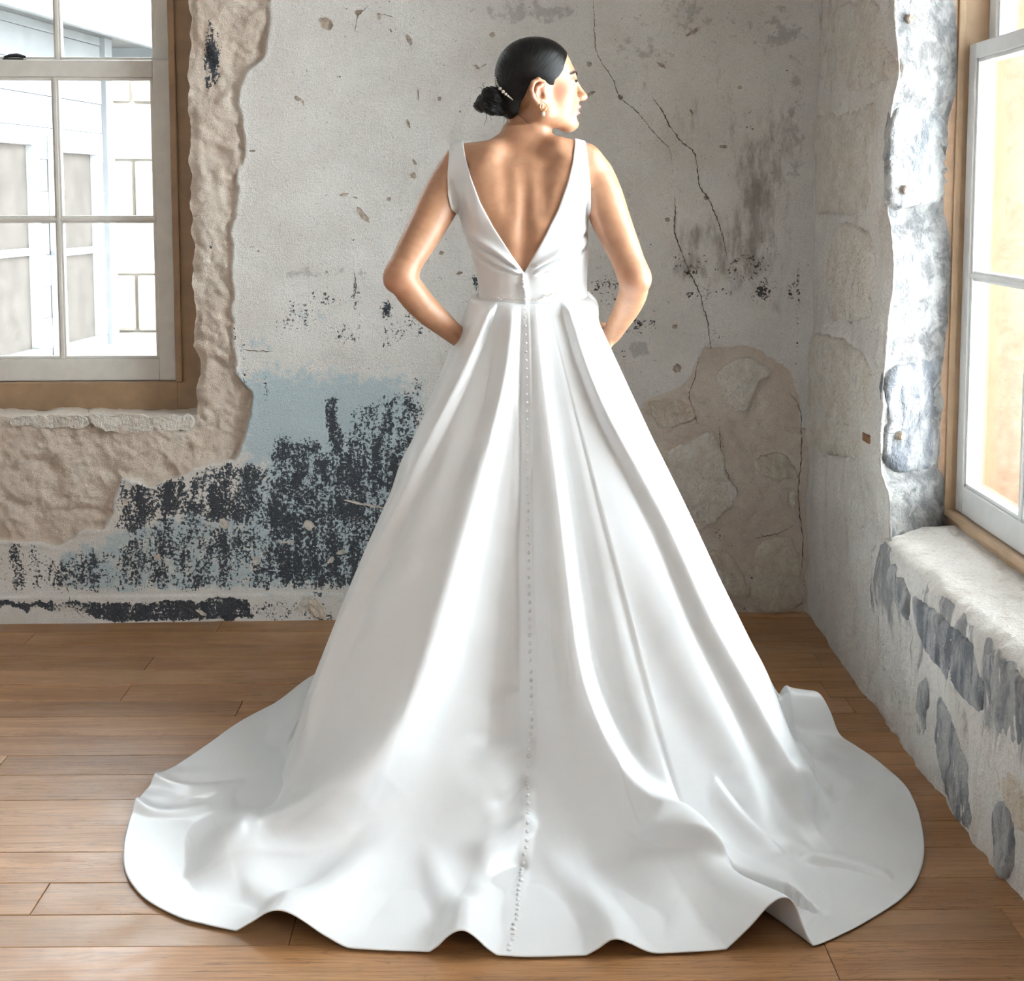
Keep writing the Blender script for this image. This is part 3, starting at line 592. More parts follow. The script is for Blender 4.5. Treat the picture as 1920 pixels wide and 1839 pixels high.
def parapet(y0, y1, zs, fine, zlift=0.03):
    global off
    ys = np.arange(y0, y1, fine); ys = np.append(ys, y1)
    q = np.concatenate([np.linspace(0, 1, int(zs/fine/1.0)), 1+np.linspace(0, 1, 40)[1:]])
    Yq, Qq = np.meshgrid(ys, q, indexing='ij')
    er = (fbm(Yq, Qq*0, 0.16, 5, 251, 0.6)-0.5)*0.085+(fbm(Yq, Qq*0, 0.03, 3, 261)-0.5)*0.04
    a = np.clip(Qq, 0, 1); b = np.clip(Qq-1, 0, 1)
    top = zs+np.minimum(er, 0.004)
    Zq = np.where(Qq <= 1, a*top, top+(zs+zlift*0.4-top)*sstep(0, 0.16, b)+zlift*0.6*b); Xq = X0+(XF+0.03-X0)*b
    n = right_noise(Yq, Zq); c = np.exp(-((Qq-1)/0.035)**2)
    Xq = Xq-np.where(Qq <= 1, n+0.02*(fbm(Yq, Zq, 0.2, 3, 271)-.5), 0)+c*0.004+np.where(Qq <= 1, -(fbm(Yq, Zq*0.4, 0.05, 4, 291)-0.5)*0.02, 0); Zq = Zq-c*0.005+np.where(Qq > 1, (fbm(Yq, Xq, 0.05, 4, 281)-0.5)*0.008, 0)
    Vr.append(np.stack([Xq, Yq, Zq], -1).reshape(-1, 3)); Qr.append(grid_quads(len(ys), len(q))+off); off += Yq.size
    g = np.where(Qq <= 1, sstep(0.25, 0.75, a)*0.34+0.12, 0.12*(b < 0.25)); t_ = 0*g+0.1
    mr.append(np.stack([g, t_, 0*g, 0*g+1], -1).reshape(-1, 4))
parapet(WIN_R[0][0], yE0+0.10, WIN_R[0][2], 0.0065)
def flat_strip(y0, y1, z0, z1):
    global off
    ys = np.linspace(y0, y1, max(3, int((y1-y0)/0.04))); zs = np.linspace(z0, z1, max(3, int((z1-z0)/0.04)))
    A, B = np.meshgrid(ys, zs, indexing='ij')
    Vr.append(np.stack([X0-right_noise(A, B), A, B], -1).reshape(-1, 3)); Qr.append(grid_quads(len(ys), len(zs))+off); off += A.size
    mr.append(np.tile([0.2, 0.1, 0, 1], (A.size, 1)))
flat_strip(WIN_R[0][0], yE0+0.06, WIN_R[0][3], ZC+0.05)
prev = WIN_R[0][0]
for (y0, y1, z0, z1) in WIN_R[1:]+[(YR, YR, 0, 0)]:
    flat_strip(y1, prev, -0.01, ZC+0.05)
    if y1 > y0: flat_strip(y0, y1, -0.01, z0); flat_strip(y0, y1, z1, ZC+0.05)
    prev = y0
me = mesh_np('wall_right', np.vstack(Vr), np.vstack(Qr)); attr(me, 'm1', np.vstack(mr))
wall_r = obj('wall_right', me, M['right'], kind='structure', label='lime washed rubble stone wall beside the tall window')
# body of the wall behind its face: piers, aprons and heads round the openings, peach render outside
def wall_core(y0, y1, z0, z1, xa=X0+0.06):
    box('wall_right_masonry', (xa, 1.80, y0, y1, z0, z1), M['peach'], wall_r)
wall_core(YFJ+0.07, 4.95, -0.05, ZC+0.1, XF+0.06); wall_core(yE0+0.16, 4.75, -0.05, ZC+0.1, X0+0.12)
prev = None
for i, (y0, y1, z0, z1) in enumerate(WIN_R):
    yn = WIN_R[i+1][1] if i+1 < len(WIN_R) else YR-0.2
    wall_core(y0-(y0-yn), y0-0.02, -0.05, ZC+0.1)
    t = YFJ+0.07 if i == 0 else y1
    wall_core(y0-0.02, t, -0.05, z0-0.03); wall_core(y0-0.02, t, z1, ZC+0.1)
prv = np.array([XF+0.0-X0, YFJ-3.745, 0]); prv /= np.linalg.norm(prv); NRV = np.array([prv[1], -prv[0], 0.0])
def pick_rev(a):
    d = ray(a[:, 0], a[:, 1]); p0 = np.array([X0, 3.745, 0.0]); return CC+d*(((p0-CC)@NRV)/(d@NRV))[:, None]
pr = lambda a: on_x(a[:, 0], a[:, 1])
NX = (-1, 0, 0)
for k, (poly, mm, pd, ch, cs) in enumerate([
    ([(1682, -60), (1786, -60), (1780, 130), (1745, 148), (1704, 144), (1692, 90)], 'st_grey', 0.004, -0.9, 0.03),
    ([(1676, 204), (1710, 198), (1776, 204), (1780, 290), (1776, 374), (1720, 386), (1672, 382), (1668, 290)], 'st_grey', 0.004, 0.9, 0.04),
    ([(1680, 462), (1710, 470), (1772, 458), (1776, 520), (1770, 596), (1730, 622), (1684, 604), (1692, 540)], 'st_dark', 0.002, 0.3, 0.05),
    ([(1668, 694), (1720, 674), (1770, 662), (1770, 780), (1766, 880), (1720, 886), (1668, 874), (1664, 790)], 'st_dark', 0.005, -0.7, 0.03),
    ([(1678, 908), (1715, 905), (1740, 916), (1733, 960), (1742, 998), (1700, 1010), (1682, 1000)], 'st_grey', 0.005, 0.2, 0.05),
    ([(1748, 905), (1772, 905), (1772, 1005), (1752, 1008), (1742, 955)], 'st_dark', 0.006, 0.8, 0.05)]):
    stone(poly, pick_rev, NRV, pd+0.003, M[mm], wall_r, ch, cs*0.7, 40+k, sink=0.006)
for k, (poly, mm, pd, ch, cs) in enumerate([
    ([(1566, 30), (1600, 0), (1650, 5), (1664, 80), (1676, 140), (1640, 160), (1598, 172), (1575, 120)], 'st_pale', 0.010, 1.0, 0.03),
    ([(1530, 220), (1590, 208), (1644, 192), (1640, 250), (1632, 300), (1630, 396), (1560, 400), (1532, 396), (1528, 300)], 'st_pale', 0.008, 1.3, 0.06),
    ([(1568, 425), (1620, 428), (1638, 470), (1632, 540), (1630, 592), (1560, 600), (1552, 520)], 'st_pale', 0.007, 0.8, 0.05),
    ([(1518, 632), (1580, 636), (1628, 680), (1634, 760), (1628, 850), (1570, 858), (1520, 840), (1514, 740)], 'st_pale', 0.006, 1.2, 0.07),
    ([(1668, 1062), (1690, 1078), (1705, 1120), (1702, 1160), (1682, 1135), (1670, 1100)], 'st_grey', 0.004, 0.1, 0.02),
    ([(1712, 1120), (1760, 1150), (1812, 1195), (1842, 1250), (1840, 1330), (1800, 1300), (1750, 1240), (1722, 1185)], 'st_dark', 0.004, 0.05, 0.02),
    ([(1726, 1282), (1742, 1276), (1742, 1330), (1734, 1400), (1722, 1375)], 'st_grey', 0.004, 0.0, 0.02),
    ([(1758, 1310), (1788, 1340), (1812, 1440), (1830, 1555), (1800, 1540), (1765, 1440)], 'st_grey', 0.006, 0.05, 0.025),
    ([(1866, 1515), (1895, 1500), (1904, 1560), (1896, 1640), (1872, 1640)], 'st_grey', 0.006, 0.05, 0.02),
    ([(1850, 1230), (1890, 1240), (1925, 1290), (1925, 1400), (1880, 1380), (1856, 1310)], 'st_grey', 0.006, 0.1, 0.04),
    ([(1845, 1400), (1880, 1420), (1922, 1480), (1922, 1560), (1880, 1480)], 'st_warm', 0.004, 0.1, 0.04)]):
    stone(poly, pr, NX, pd+0.004, M[mm], wall_r, ch, cs*0.7, 60+k)
# wooden dowels left in the stone, and a square plug
def dowel(u, v, r, k):
    p = pick_rev(arr([(u, v)]))[0]
    bm = bmesh.new(); bmesh.ops.create_cone(bm, cap_ends=True, segments=20, radius1=r, radius2=r*0.96, depth=0.03)
    bmesh.ops.bevel(bm, geom=[e for e in bm.edges if abs(e.verts[0].co.z-e.verts[1].co.z) < 1e-5 and e.verts[0].co.z > 0], offset=r*0.2, segments=2, affect='EDGES')
    me = bpy.data.meshes.new('dowel_end'); bm.to_mesh(me); bm.free()
    o = obj('dowel_end', me, M['dowel'], wall_r); o.location = p+NRV*0.008; o.rotation_mode = 'QUATERNION'; o.rotation_quaternion = Vector(NRV).to_track_quat('Z', 'Y')
for k, (u, v) in enumerate([(1697, 36), (1690, 356), (1682, 816)]): dowel(u, v, 0.0125, k)
p = on_x(arr([1630.]), arr([821.]))[0]
o = obj('wooden_plug', box_mesh('wooden_plug', [(-0.012, 0.02, -0.03, 0.03, -0.011, 0.011)], 0.002), M['wood'], wall_r); o.location = p

# ================================================================== REST OF THE ROOM
box('ceiling', (XL-0.2, 1.8, YR-0.2, 4.95, ZC, ZC+0.12), M['ceiling'], kind='structure', label='plain pale ceiling')
box('wall_left', (XL-0.2, XL, YR-0.2, 4.8, -0.05, ZC+0.02), M['plain'], kind='structure', label='plain plaster wall on the left')
wr = empty('wall_rear', kind='structure', label='plain plaster wall behind the viewer')
xs = [XL-0.1, 1.2]
for a, b in ((0, 1),): box('wall_panel', (xs[a], xs[b], YR-0.2, YR, -0.05, ZC+0.02), M['plain'], wr)
for (x0, x1, z0, z1) in WIN_K:
    box('wall_panel', (x0, x1, YR-0.2, YR, -0.05, z0), M['plain'], wr); box('wall_panel', (x0, x1, YR-0.2, YR, z1, ZC+0.02), M['plain'], wr)

# ================================================================== WINDOWS
def sash(name, parent, lx0, lx1, z0, z1, yf, th, stile, top, bot, cols, rows, bar, m, T=None, glass=True):
    """sash in local x (width), y (depth), z; bars divide it into panes"""
    root = obj(name, box_mesh(name, [(lx0, lx0+stile, yf, yf+th, z0, z1), (lx1-stile, lx1, yf, yf+th, z0, z1), (lx0+stile, lx1-stile, yf, yf+th, z0, z0+bot), (lx0+stile, lx1-stile, yf, yf+th, z1-top, z1)], 0.003), m, parent)
    gx = np.linspace(lx0+stile, lx1-stile, cols+1); gz = np.linspace(z0+bot, z1-top, rows+1)
    for x in gx[1:-1]: obj('glazing_bar', box_mesh('glazing_bar', [(x-bar/2, x+bar/2, yf+0.008, yf+th-0.004, z0+bot, z1-top), (x-bar*0.22, x+bar*0.22, yf+0.001, yf+0.01, z0+bot, z1-top)], 0.002), m, root)
    for z in gz[1:-1]: obj('glazing_bar', box_mesh('glazing_bar', [(lx0+stile, lx1-stile, yf+0.009, yf+th-0.005, z-bar/2, z+bar/2), (lx0+stile, lx1-stile, yf+0.002, yf+0.011, z-bar*0.22, z+bar*0.22)], 0.002), m, root)
    mo = 0.010      # glazing mould round the panes
    obj('glazing_mould', box_mesh('glazing_mould', [(gx[0], gx[0]+mo, yf+0.006, yf+th*0.7, gz[0], gz[-1]), (gx[-1]-mo, gx[-1], yf+0.006, yf+th*0.7, gz[0], gz[-1]), (gx[0], gx[-1], yf+0.006, yf+th*0.7, gz[0], gz[0]+mo), (gx[0], gx[-1], yf+0.006, yf+th*0.7, gz[-1]-mo, gz[-1])], 0.002), m, root)
    for i in range(cols if glass else 0):
        for j in range(rows): box('pane', (gx[i], gx[i+1], yf+th*0.62, yf+th*0.62+0.003, gz[j], gz[j+1]), M['glass'], root)
    return root
rz = math.atan(YBS)
w1 = empty('window_1', (0, YB0, 0), rz, kind='structure', label='tall cream sash window in a dark brown frame in the back wall')
fy = 0.150
def lx(u, v, d): # picture point on the plane d behind the wall face -> local x,z
    dd = ray(arr([u]), arr([v]))[0]; t = (YB0+d)/(dd[1]-YBS*dd[0]); q = CC+dd*t; return q[0], q[2]
jr = lx(345, 720, fy)[0]; jin = lx(330, 500, fy)[0]; zb0 = lx(200, 758, fy)[1]; zb1 = lx(200, 717, fy)[1]
jl = -1.57*2-jr+0.02; jlin = -1.57*2-jin+0.02
zt = 2.56
fr = obj('frame', box_mesh('frame', [(jin, -0.90, fy, fy+0.16, zb0-0.02, zt+0.08), (jl-0.06, jlin, fy, fy+0.16, zb0-0.02, zt+0.08), (jlin, jin, fy, fy+0.16, zb0-0.02, zb1), (jlin, jin, fy, fy+0.16, zt, zt+0.1)], 0.003), M['brown'], w1)
obj('staff_bead', box_mesh('staff_bead', [(jin-0.004, jin+0.018, fy-0.012, fy+0.02, zb1, zt), (jlin-0.018, jlin+0.004, fy-0.012, fy+0.02, zb1, zt)], 0.004), M['brown'], w1)
zm0, zm1 = lx(150, 145, fy+0.05)[1], lx(150, 113, fy+0.05)[1]
sx1 = jin-0.002; sx0 = jlin+0.002
gl = lx(297, 400, fy+0.05)[0]; stl = sx1-gl
zg0 = lx(200, 673, fy+0.05)[1]
lo = sash('lower_sash', w1, sx0, sx1, zb1+0.002, zm1, fy+0.035, 0.042, stl, zm1-zm0, zg0-zb1, 3, 2, 0.024, M['cream'])
up = sash('upper_sash', w1, sx0, sx1, zm0+0.004, zt, fy+0.082, 0.042, stl, 0.06, zm1-zm0, 3, 2, 0.024, M['cream'])
lk = empty('sash_lock', ((sx0+sx1)/2+0.025, fy+0.062, zm1)); lk.parent = w1
obj('lock_base', box_mesh('lock_base', [(-0.034, 0.034, -0.012, 0.014, 0, 0.006)], 0.002), M['black'], lk)
obj('lock_lever', tube_mesh('lock_lever', [(-0.03, -0.004, 0.009), (-0.012, -0.006, 0.014), (0.01, -0.004, 0.016), (0.03, -0.006, 0.012), (0.037, -0.010, 0.010)], [0.004, 0.006, 0.007, 0.005, 0.004]), M['black'], lk)

# right window: local x runs along -y (towards the viewer), local y into the wall (+x)
w2 = empty('window_2', (XF, 0, 0), -math.pi/2, kind='structure', label='tall white sash window in a tan frame in the stone wall')
def ly(u, v, d): q = on_x(arr([u]), arr([v]), XF+d)[0]; return -q[1], q[2]
ja = -YFJ                                     # far jamb (local x)
jb_in = ly(1806, 450, 0.02)[0]; zf0 = ly(1782, 1018, 0)[1]; zf1 = ly(1800, 972, 0.0)[1]
jn = -(WIN_R[0][0]+0.02)
zt2 = 2.50
obj('frame', box_mesh('frame', [(ja-0.09, jb_in, 0.0, 0.13, zf0-0.06, zt2+0.12), (jn-0.05, jn+0.06, 0.0, 0.13, zf0-0.06, zt2+0.12), (jb_in, jn-0.05, 0.0, 0.13, zf0-0.06, zf1), (jb_in, jn-0.05, 0.0, 0.13, zt2, zt2+0.12)], 0.003), M['tan'], w2)
obj('staff_bead', box_mesh('staff_bead', [(jb_in-0.016, jb_in+0.005, -0.010, 0.01, zf1, zt2), (jn-0.055, jn-0.036, -0.010, 0.01, zf1, zt2), (jb_in, jn-0.05, -0.01, 0.01, zf1-0.014, zf1+0.004)], 0.004), M['tan'], w2)
zr1 = ly(1815, 87, 0.03)[1]; zr0 = ly(1826, 113, 0.03)[1]; zgb = ly(1830, 925, 0.03)[1]
sl0, sl1 = jb_in+0.002, jn-0.052
sash('lower_sash', w2, sl0, sl1, zf1+0.002, zr1, 0.020, 0.045, 0.052, zr1-zr0, max(0.06, zgb-zf1), 3, 2, 0.026, M['white_paint'])
sash('upper_sash', w2, sl0, sl1, zr0+0.004, zt2, 0.070, 0.045, 0.052, 0.06, zr1-zr0, 3, 2, 0.026, M['white_paint'])
# windows out of view that light the room
n = 3
for (y0, y1, z0, z1) in WIN_R[1:]:
    w = empty('window_%d' % n, (XF, 0, 0), -math.pi/2, kind='structure', label='sash window in the stone wall beside the viewer'); n += 1
    obj('frame', box_mesh('frame', [(-y1, -y1+0.06, 0, 0.13, z0-0.05, z1), (-y0-0.06, -y0, 0, 0.13, z0-0.05, z1), (-y1, -y0, 0, 0.13, z0-0.05, z0+0.06), (-y1, -y0, 0, 0.13, z1-0.06, z1)], 0.003), M['tan'], w)
    sash('lower_sash', w, -y1+0.06, -y0-0.06, z0+0.06, z0+1.12, 0.02, 0.045, 0.05, 0.045, 0.07, 3, 2, 0.026, M['white_paint'], glass=False); sash('upper_sash', w, -y1+0.06, -y0-0.06, z0+1.08, z1-0.06, 0.07, 0.045, 0.05, 0.05, 0.045, 3, 2, 0.026, M['white_paint'], glass=False)
for (x0, x1, z0, z1) in WIN_K:
    w = empty('window_%d' % n, (0, YR-0.08, 0), 0.0, kind='structure', label='sash window in the wall behind the viewer'); n += 1
    obj('frame', box_mesh('frame', [(x0, x0+0.06, -0.06, 0.06, z0, z1), (x1-0.06, x1, -0.06, 0.06, z0, z1), (x0, x1, -0.06, 0.06, z0, z0+0.06), (x0, x1, -0.06, 0.06, z1-0.06, z1)], 0.003), M['tan'], w)
    sash('lower_sash', w, x0+0.06, x1-0.06, z0+0.06, z0+1.1, -0.03, 0.045, 0.05, 0.045, 0.07, 3, 2, 0.026, M['white_paint'], glass=False); sash('upper_sash', w, x0+0.06, x1-0.06, z0+1.06, z1-0.06, -0.07, 0.045, 0.05, 0.05, 0.045, 3, 2, 0.026, M['white_paint'], glass=False)

# ================================================================== OUTSIDE
gp = box('courtyard_ground', (-14, 14, 4.96, 22, -1.3, -1.2), M['paving'], kind='structure', label='pale paved courtyard outside')
# neighbouring house, its boarded wall runs away from the window
A0 = np.array([-2.62, 6.2]); A1 = np.array([-2.28, 9.2]); ad = A1-A0; al = np.linalg.norm(ad); ang = math.atan2(ad[1], ad[0])
ho = empty('neighbouring_house', (A0[0], A0[1], -1.2), ang, label='white weatherboard house seen through the back window', category='house')
def hl(u, v):   # picture point -> along the wall, height over the courtyard
    dd = ray(arr([u]), arr([v]))[0]; nn = np.array([ad[1], -ad[0], 0]); p0 = np.array([A0[0], A0[1], 0]); q = CC+dd*(((p0-CC)@nn)/(dd@nn)); return ((q[:2]-A0)@ad/al, q[2]+1.2)
hend = hl(196, 300)[0]
zz0 = 0.0; k = 0
eave = hl(150, 60)[1]
while zz0 < eave-0.02:
    obj('weatherboard', box_mesh('weatherboard', [(-2.0, hend, 0.0+0.004*(k % 2), 0.03, zz0, min(zz0+0.17, eave))], 0.003), M['board'], ho); zz0 += 0.172; k += 1
box('corner_board', (hend-0.02, hend+0.09, -0.03, 0.05, 0, eave), M['board'], ho, 0.004)
box('side_wall', (-2.0, hend, 0.035, 3.0, 0, eave), M['board'], ho)
for (ua, ub, vt, vb) in ((92, 178, 288, 640), (-60, 60, 268, 668)):
    xa = hl(ua, 400)[0]; xb = hl(ub, 400)[0]; xa = max(xa, -1.9); um = (ua+ub)/2
    za = hl(um, vb)[1]; zb = hl(um, vt)[1]; zm = (za*0.52+zb*0.48)
    wf = obj('house_window', box_mesh('house_window', [(xa, xb, -0.05, 0.0, za-0.07, za), (xa-0.05, xb+0.05, -0.08, 0.0, za-0.10, za-0.06), (xa, xb, -0.05, 0.0, zb, zb+0.09), (xa, xa+0.08, -0.05, 0.0, za, zb), (xb-0.08, xb, -0.05, 0.0, za, zb), (xa, xb, -0.03, 0.0, zm-0.02, zm+0.02)], 0.004), M['trim'], ho)
    box('pane', (xa+0.08, xb-0.08, -0.012, -0.004, za, zm-0.02), M['blind'], wf); box('pane', (xa+0.08, xb-0.08, -0.012, -0.004, zm+0.02, zb), M['blind'], wf)
rf = obj('roof', box_mesh('roof', [(-2.3, hl(255, 60)[0], -0.42, 3.2, eave, eave+0.05)], 0.004), M['roof'], ho)
obj('barge_board', box_mesh('barge_board', [(-2.3, hl(258, 60)[0], -0.46, -0.42, eave-0.10, eave+0.08), (hl(255, 60)[0], hl(262, 60)[0], -0.44, 3.2, eave-0.10, eave+0.08)], 0.004), M['board'], rf)
fw = empty('courtyard_wall', (-2.0, 10.2, -1.2), 0.06, label='pale sandstone block wall across the courtyard', category='wall')
box('mortar', (-1.3, 3.9, 0.03, 0.32, 0.0, 4.8), M['sandstone'], fw)
for r_ in range(12):
    for c_ in range(6):
        o = obj('stone_block', box_mesh('stone_block', [(-0.37, 0.37, 0, 0.3, -0.195, 0.195)], 0.02), M['sandstone'], fw); o.location = (c_*0.76-0.9+(r_ % 2)*0.38, random.uniform(-0.012, 0.012), 0.2+r_*0.4)

# ================================================================== THE WOMAN
YW = 3.55                                    # her distance from the picture plane
def bp(u, v, dy=0.0): return on_y(np.asarray(u, float), np.asarray(v, float), YW+dy)
PXM = 1/764.0

class Vol:
    def __init__(s, lo, hi, vox):
        s.lo = np.array(lo, float); s.v = vox; s.n = np.ceil((np.array(hi)-s.lo)/vox).astype(int)+1
        s.a = np.full(s.n, 1.0, np.float32)
        s.ax = [(s.lo[i]+np.arange(s.n[i])*vox).astype(np.float32) for i in range(3)]
    def sub(s, lo, hi):
        i0 = np.clip(np.floor((np.array(lo)-s.lo)/s.v).astype(int), 0, s.n-1); i1 = np.clip(np.ceil((np.array(hi)-s.lo)/s.v).astype(int)+1, 1, s.n)
        sl = tuple(slice(a, b) for a, b in zip(i0, i1))
        return sl, s.ax[0][sl[0]][:, None, None], s.ax[1][sl[1]][None, :, None], s.ax[2][sl[2]][None, None, :]
    def op(s, fn, lo, hi, k, mode='add'):
        pad = k*1.5+s.v*3
        sl, X, Y, Z = s.sub(np.array(lo)-pad, np.array(hi)+pad)
        if 0 in s.a[sl].shape: return
        d = fn(X, Y, Z).astype(np.float32); a = s.a[sl]
        if mode == 'add':
            h = np.clip(0.5+0.5*(a-d)/k, 0, 1); s.a[sl] = a*(1-h)+d*h-k*h*(1-h)
        else:
            d = -d; h = np.clip(0.5-0.5*(a-d)/k, 0, 1); s.a[sl] = a*(1-h)+d*h+k*h*(1-h)
    def cone(s, p, q, ra, rb, k=0.01, mode='add'):
        p = np.asarray(p, float); q = np.asarray(q, float); e = q-p; L = e@e+1e-12; r = max(ra, rb)
        def fn(X, Y, Z):
            x = X-p[0]; y = Y-p[1]; z = Z-p[2]; t = np.clip((x*e[0]+y*e[1]+z*e[2])/L, 0, 1)
            return np.sqrt((x-t*e[0])**2+(y-t*e[1])**2+(z-t*e[2])**2)-(ra+(rb-ra)*t)
        s.op(fn, np.minimum(p, q)-r, np.maximum(p, q)+r, k, mode)
    def ell(s, c, R, r, k=0.01, mode='add'):
        c = np.asarray(c, float); R = np.asarray(R, float); m = max(r)
        def fn(X, Y, Z):
            x = X-c[0]; y = Y-c[1]; z = Z-c[2]
            l = [(x*R[i, 0]+y*R[i, 1]+z*R[i, 2]) for i in range(3)]
            k0 = np.sqrt(sum((l[i]/r[i])**2 for i in range(3))); k1 = np.sqrt(sum((l[i]/r[i]**2)**2 for i in range(3)))+1e-9
            return k0*(k0-1)/k1
        s.op(fn, c-m, c+m, k, mode)
def surface(a, lo, vox, name):      # surface nets
    s = a < 0
    n = np.array(a.shape)
    cnt = np.zeros(n-1, np.int8)
    for i in (0, 1):
        for j in (0, 1):
            for k in (0, 1): cnt += s[i:n[0]-1+i, j:n[1]-1+j, k:n[2]-1+k]
    act = (cnt > 0) & (cnt < 8); idx = np.full(n-1, -1, np.int32); ii = np.argwhere(act); idx[act] = np.arange(len(ii))
    acc = np.zeros((len(ii), 3)); w = np.zeros(len(ii)); C8 = [(i, j, k) for i in (0, 1) for j in (0, 1) for k in (0, 1)]
    val = {c: a[ii[:, 0]+c[0], ii[:, 1]+c[1], ii[:, 2]+c[2]] for c in C8}
    for c in C8:
        for d in range(3):
            if c[d] == 0:
                e = list(c); e[d] = 1; va = val[c]; vb = val[tuple(e)]
                m = (va < 0) != (vb < 0); t = np.where(m, va/np.where(m, va-vb, 1), 0)
                p = np.array(c, float)[None].repeat(len(ii), 0); p[:, d] = t
                acc += p*m[:, None]; w += m
    V = np.asarray(lo)+(ii+acc/np.maximum(w, 1)[:, None])*vox
    Q = []
    for d in range(3):
        sa = [slice(0, -1) if x == d else slice(1, -1) for x in range(3)]; sb = [slice(1, None) if x == d else slice(1, -1) for x in range(3)]
        A = s[tuple(sa)]; B = s[tuple(sb)]
        for flag, m in ((0, A & ~B), (1, ~A & B)):
            e = np.argwhere(m)
            if not len(e): continue
            e = e+np.array([0 if x == d else 1 for x in range(3)])
            u, v = (d+1) % 3, (d+2) % 3
            def cell(du, dv):
                q = e.copy(); q[:, u] -= du; q[:, v] -= dv; return idx[q[:, 0], q[:, 1], q[:, 2]]
            f = np.stack([cell(1, 1), cell(0, 1), cell(0, 0), cell(1, 0)], 1)
            Q.append(f if flag == 0 else f[:, ::-1])
    return mesh_np(name, V, np.vstack(Q))
I3 = np.eye(3)

# ---- torso: stacked ellipses, edges read from the outline of her back
TL = [  # picture row, left, right, half depth, depth offset
    (680, 850, 1120, .125, .01), (620, 868, 1112, .115, .01), (575, 895, 1100, .098, .005), (545, 904, 1097, .092, 0.0), (500, 895, 1097, .096, -.004), (450, 880, 1099, .104, -.006), (400, 862, 1100, .110, -.004),
    (350, 850, 1104, .108, -.002), (315, 846, 1110, .096, .002), (295, 852, 1104, .078, .008), (282, 868, 1092, .064, .010), (270, 900, 1068, .055, .006), (260, 922, 1045, .050, .0), (250, 938, 1030, .047, -.004), (238, 946, 1024, .046, -.006)]
tz = []; tc = []; ta = []; tb = []; ty = []
for (v, l, r, b, dy) in TL:
    P1 = bp([l, r], [v, v]); tz.append(P1[0, 2]); tc.append(P1[:, 0].mean()); ta.append((P1[1, 0]-P1[0, 0])/2); tb.append(b); ty.append(YW+dy)
tz, tc, ta, tb, ty = map(lambda q: np.array(q), (tz, tc, ta, tb, ty))
zs_ = np.linspace(tz[0], tz[-1], 200)
def smooth_tab(t):
    f = np.interp(zs_, tz, t); k = np.hanning(13); k /= k.sum(); return np.convolve(np.pad(f, 6, 'edge'), k, 'valid')
tcs, tas, tbs, tys = map(smooth_tab, (tc, ta, tb, ty))
def torso_fn(X, Y, Z):
    zc = np.clip(Z, zs_[0], zs_[-1])
    c = np.interp(zc, zs_, tcs); a = np.interp(zc, zs_, tas); b = np.interp(zc, zs_, tbs); yy = np.interp(zc, zs_, tys)
    x = (X-c)/a; y = (Y-yy)/b
    k0 = (abs(x)**2.35+abs(y)**2.35)**(1/2.35); k1 = np.sqrt((x/a)**2+(y/b)**2)/np.maximum(np.sqrt(x*x+y*y), 1e-4)
    d = (k0-1)/np.maximum(k1, 1e-3)*1.0
    return np.maximum(d, np.maximum(zs_[0]-Z, Z-zs_[-1]))
blo = bp(700, 690, 0)-np.array([0.02, 0.28, 0.0]); bhi = bp(1245, 55, 0)+np.array([0.02, 0.25, 0.02])
VOX = 0.0022
body = Vol(blo, bhi, VOX)
sl, X, Y, Z = body.sub(blo, bhi)
body.a[:] = torso_fn(X, Y, Z)
# shoulder blades and the hollow of the spine
for c, r in ((bp(908, 352, -.085), (.040, .022, .072)), (bp(1062, 348, -.085), (.042, .022, .072))): body.ell(c, I3, r, 0.03)
body.cone(bp(985, 300, -.118), bp(984, 520, -.112), .012, .011, .028, 'sub')
body.cone(bp(950, 320, -.122), bp(956, 400, -.124), .006, .006, .03, 'sub'); body.cone(bp(1018, 300, -.116), bp(1014, 400, -.124), .010, .008, .03, 'sub')
body.cone(bp(920, 290, -.05), bp(862, 296, -.02), .034, .034, .03); body.cone(bp(1045, 282, -.045), bp(1098, 296, -.02), .034, .036, .03)
TORSO = body.a.copy()
# arms
def limb(pts, rad, k=.03):
    P3 = spline(np.array([np.append(p, r) for p, r in zip(pts, rad)]), 16)
    for a, b in zip(P3[:-1], P3[1:]): body.cone(a[:3], b[:3], a[3], b[3], k); k = .004
LA = [bp(850, 334, -.004), bp(826, 376, -.035), bp(800, 425, -.065), bp(772, 474, -.095), bp(751, 515, -.115)]
limb(LA, [.050, .0485, .0445, .039, .0350])
LF = [bp(750, 517, -.115), bp(774, 552, -.098), bp(802, 583, -.080), bp(838, 614, -.055), bp(870, 640, -.025)]
limb(LF, [.0340, .0355, .0325, .0265, .0225], .02); body.ell(bp(737, 528, -.124), I3, (.017, .016, .019), .022)
RA = [bp(1112, 332, -.004), bp(1130, 372, -.020), bp(1148, 418, -.038), bp(1170, 470, -.060), bp(1189, 516, -.080)]
limb(RA, [.052, .050, .0455, .040, .0355])
RF = [bp(1189, 518, -.080), bp(1187, 548, -.045), bp(1176, 576, .0), bp(1160, 604, .045), bp(1146, 628, .090)]
limb(RF, [.0345, .0345, .0315, .0265, .0230], .02); body.ell(bp(1202, 528, -.088), I3, (.018, .017, .021), .022)
FULL = body.a.copy()
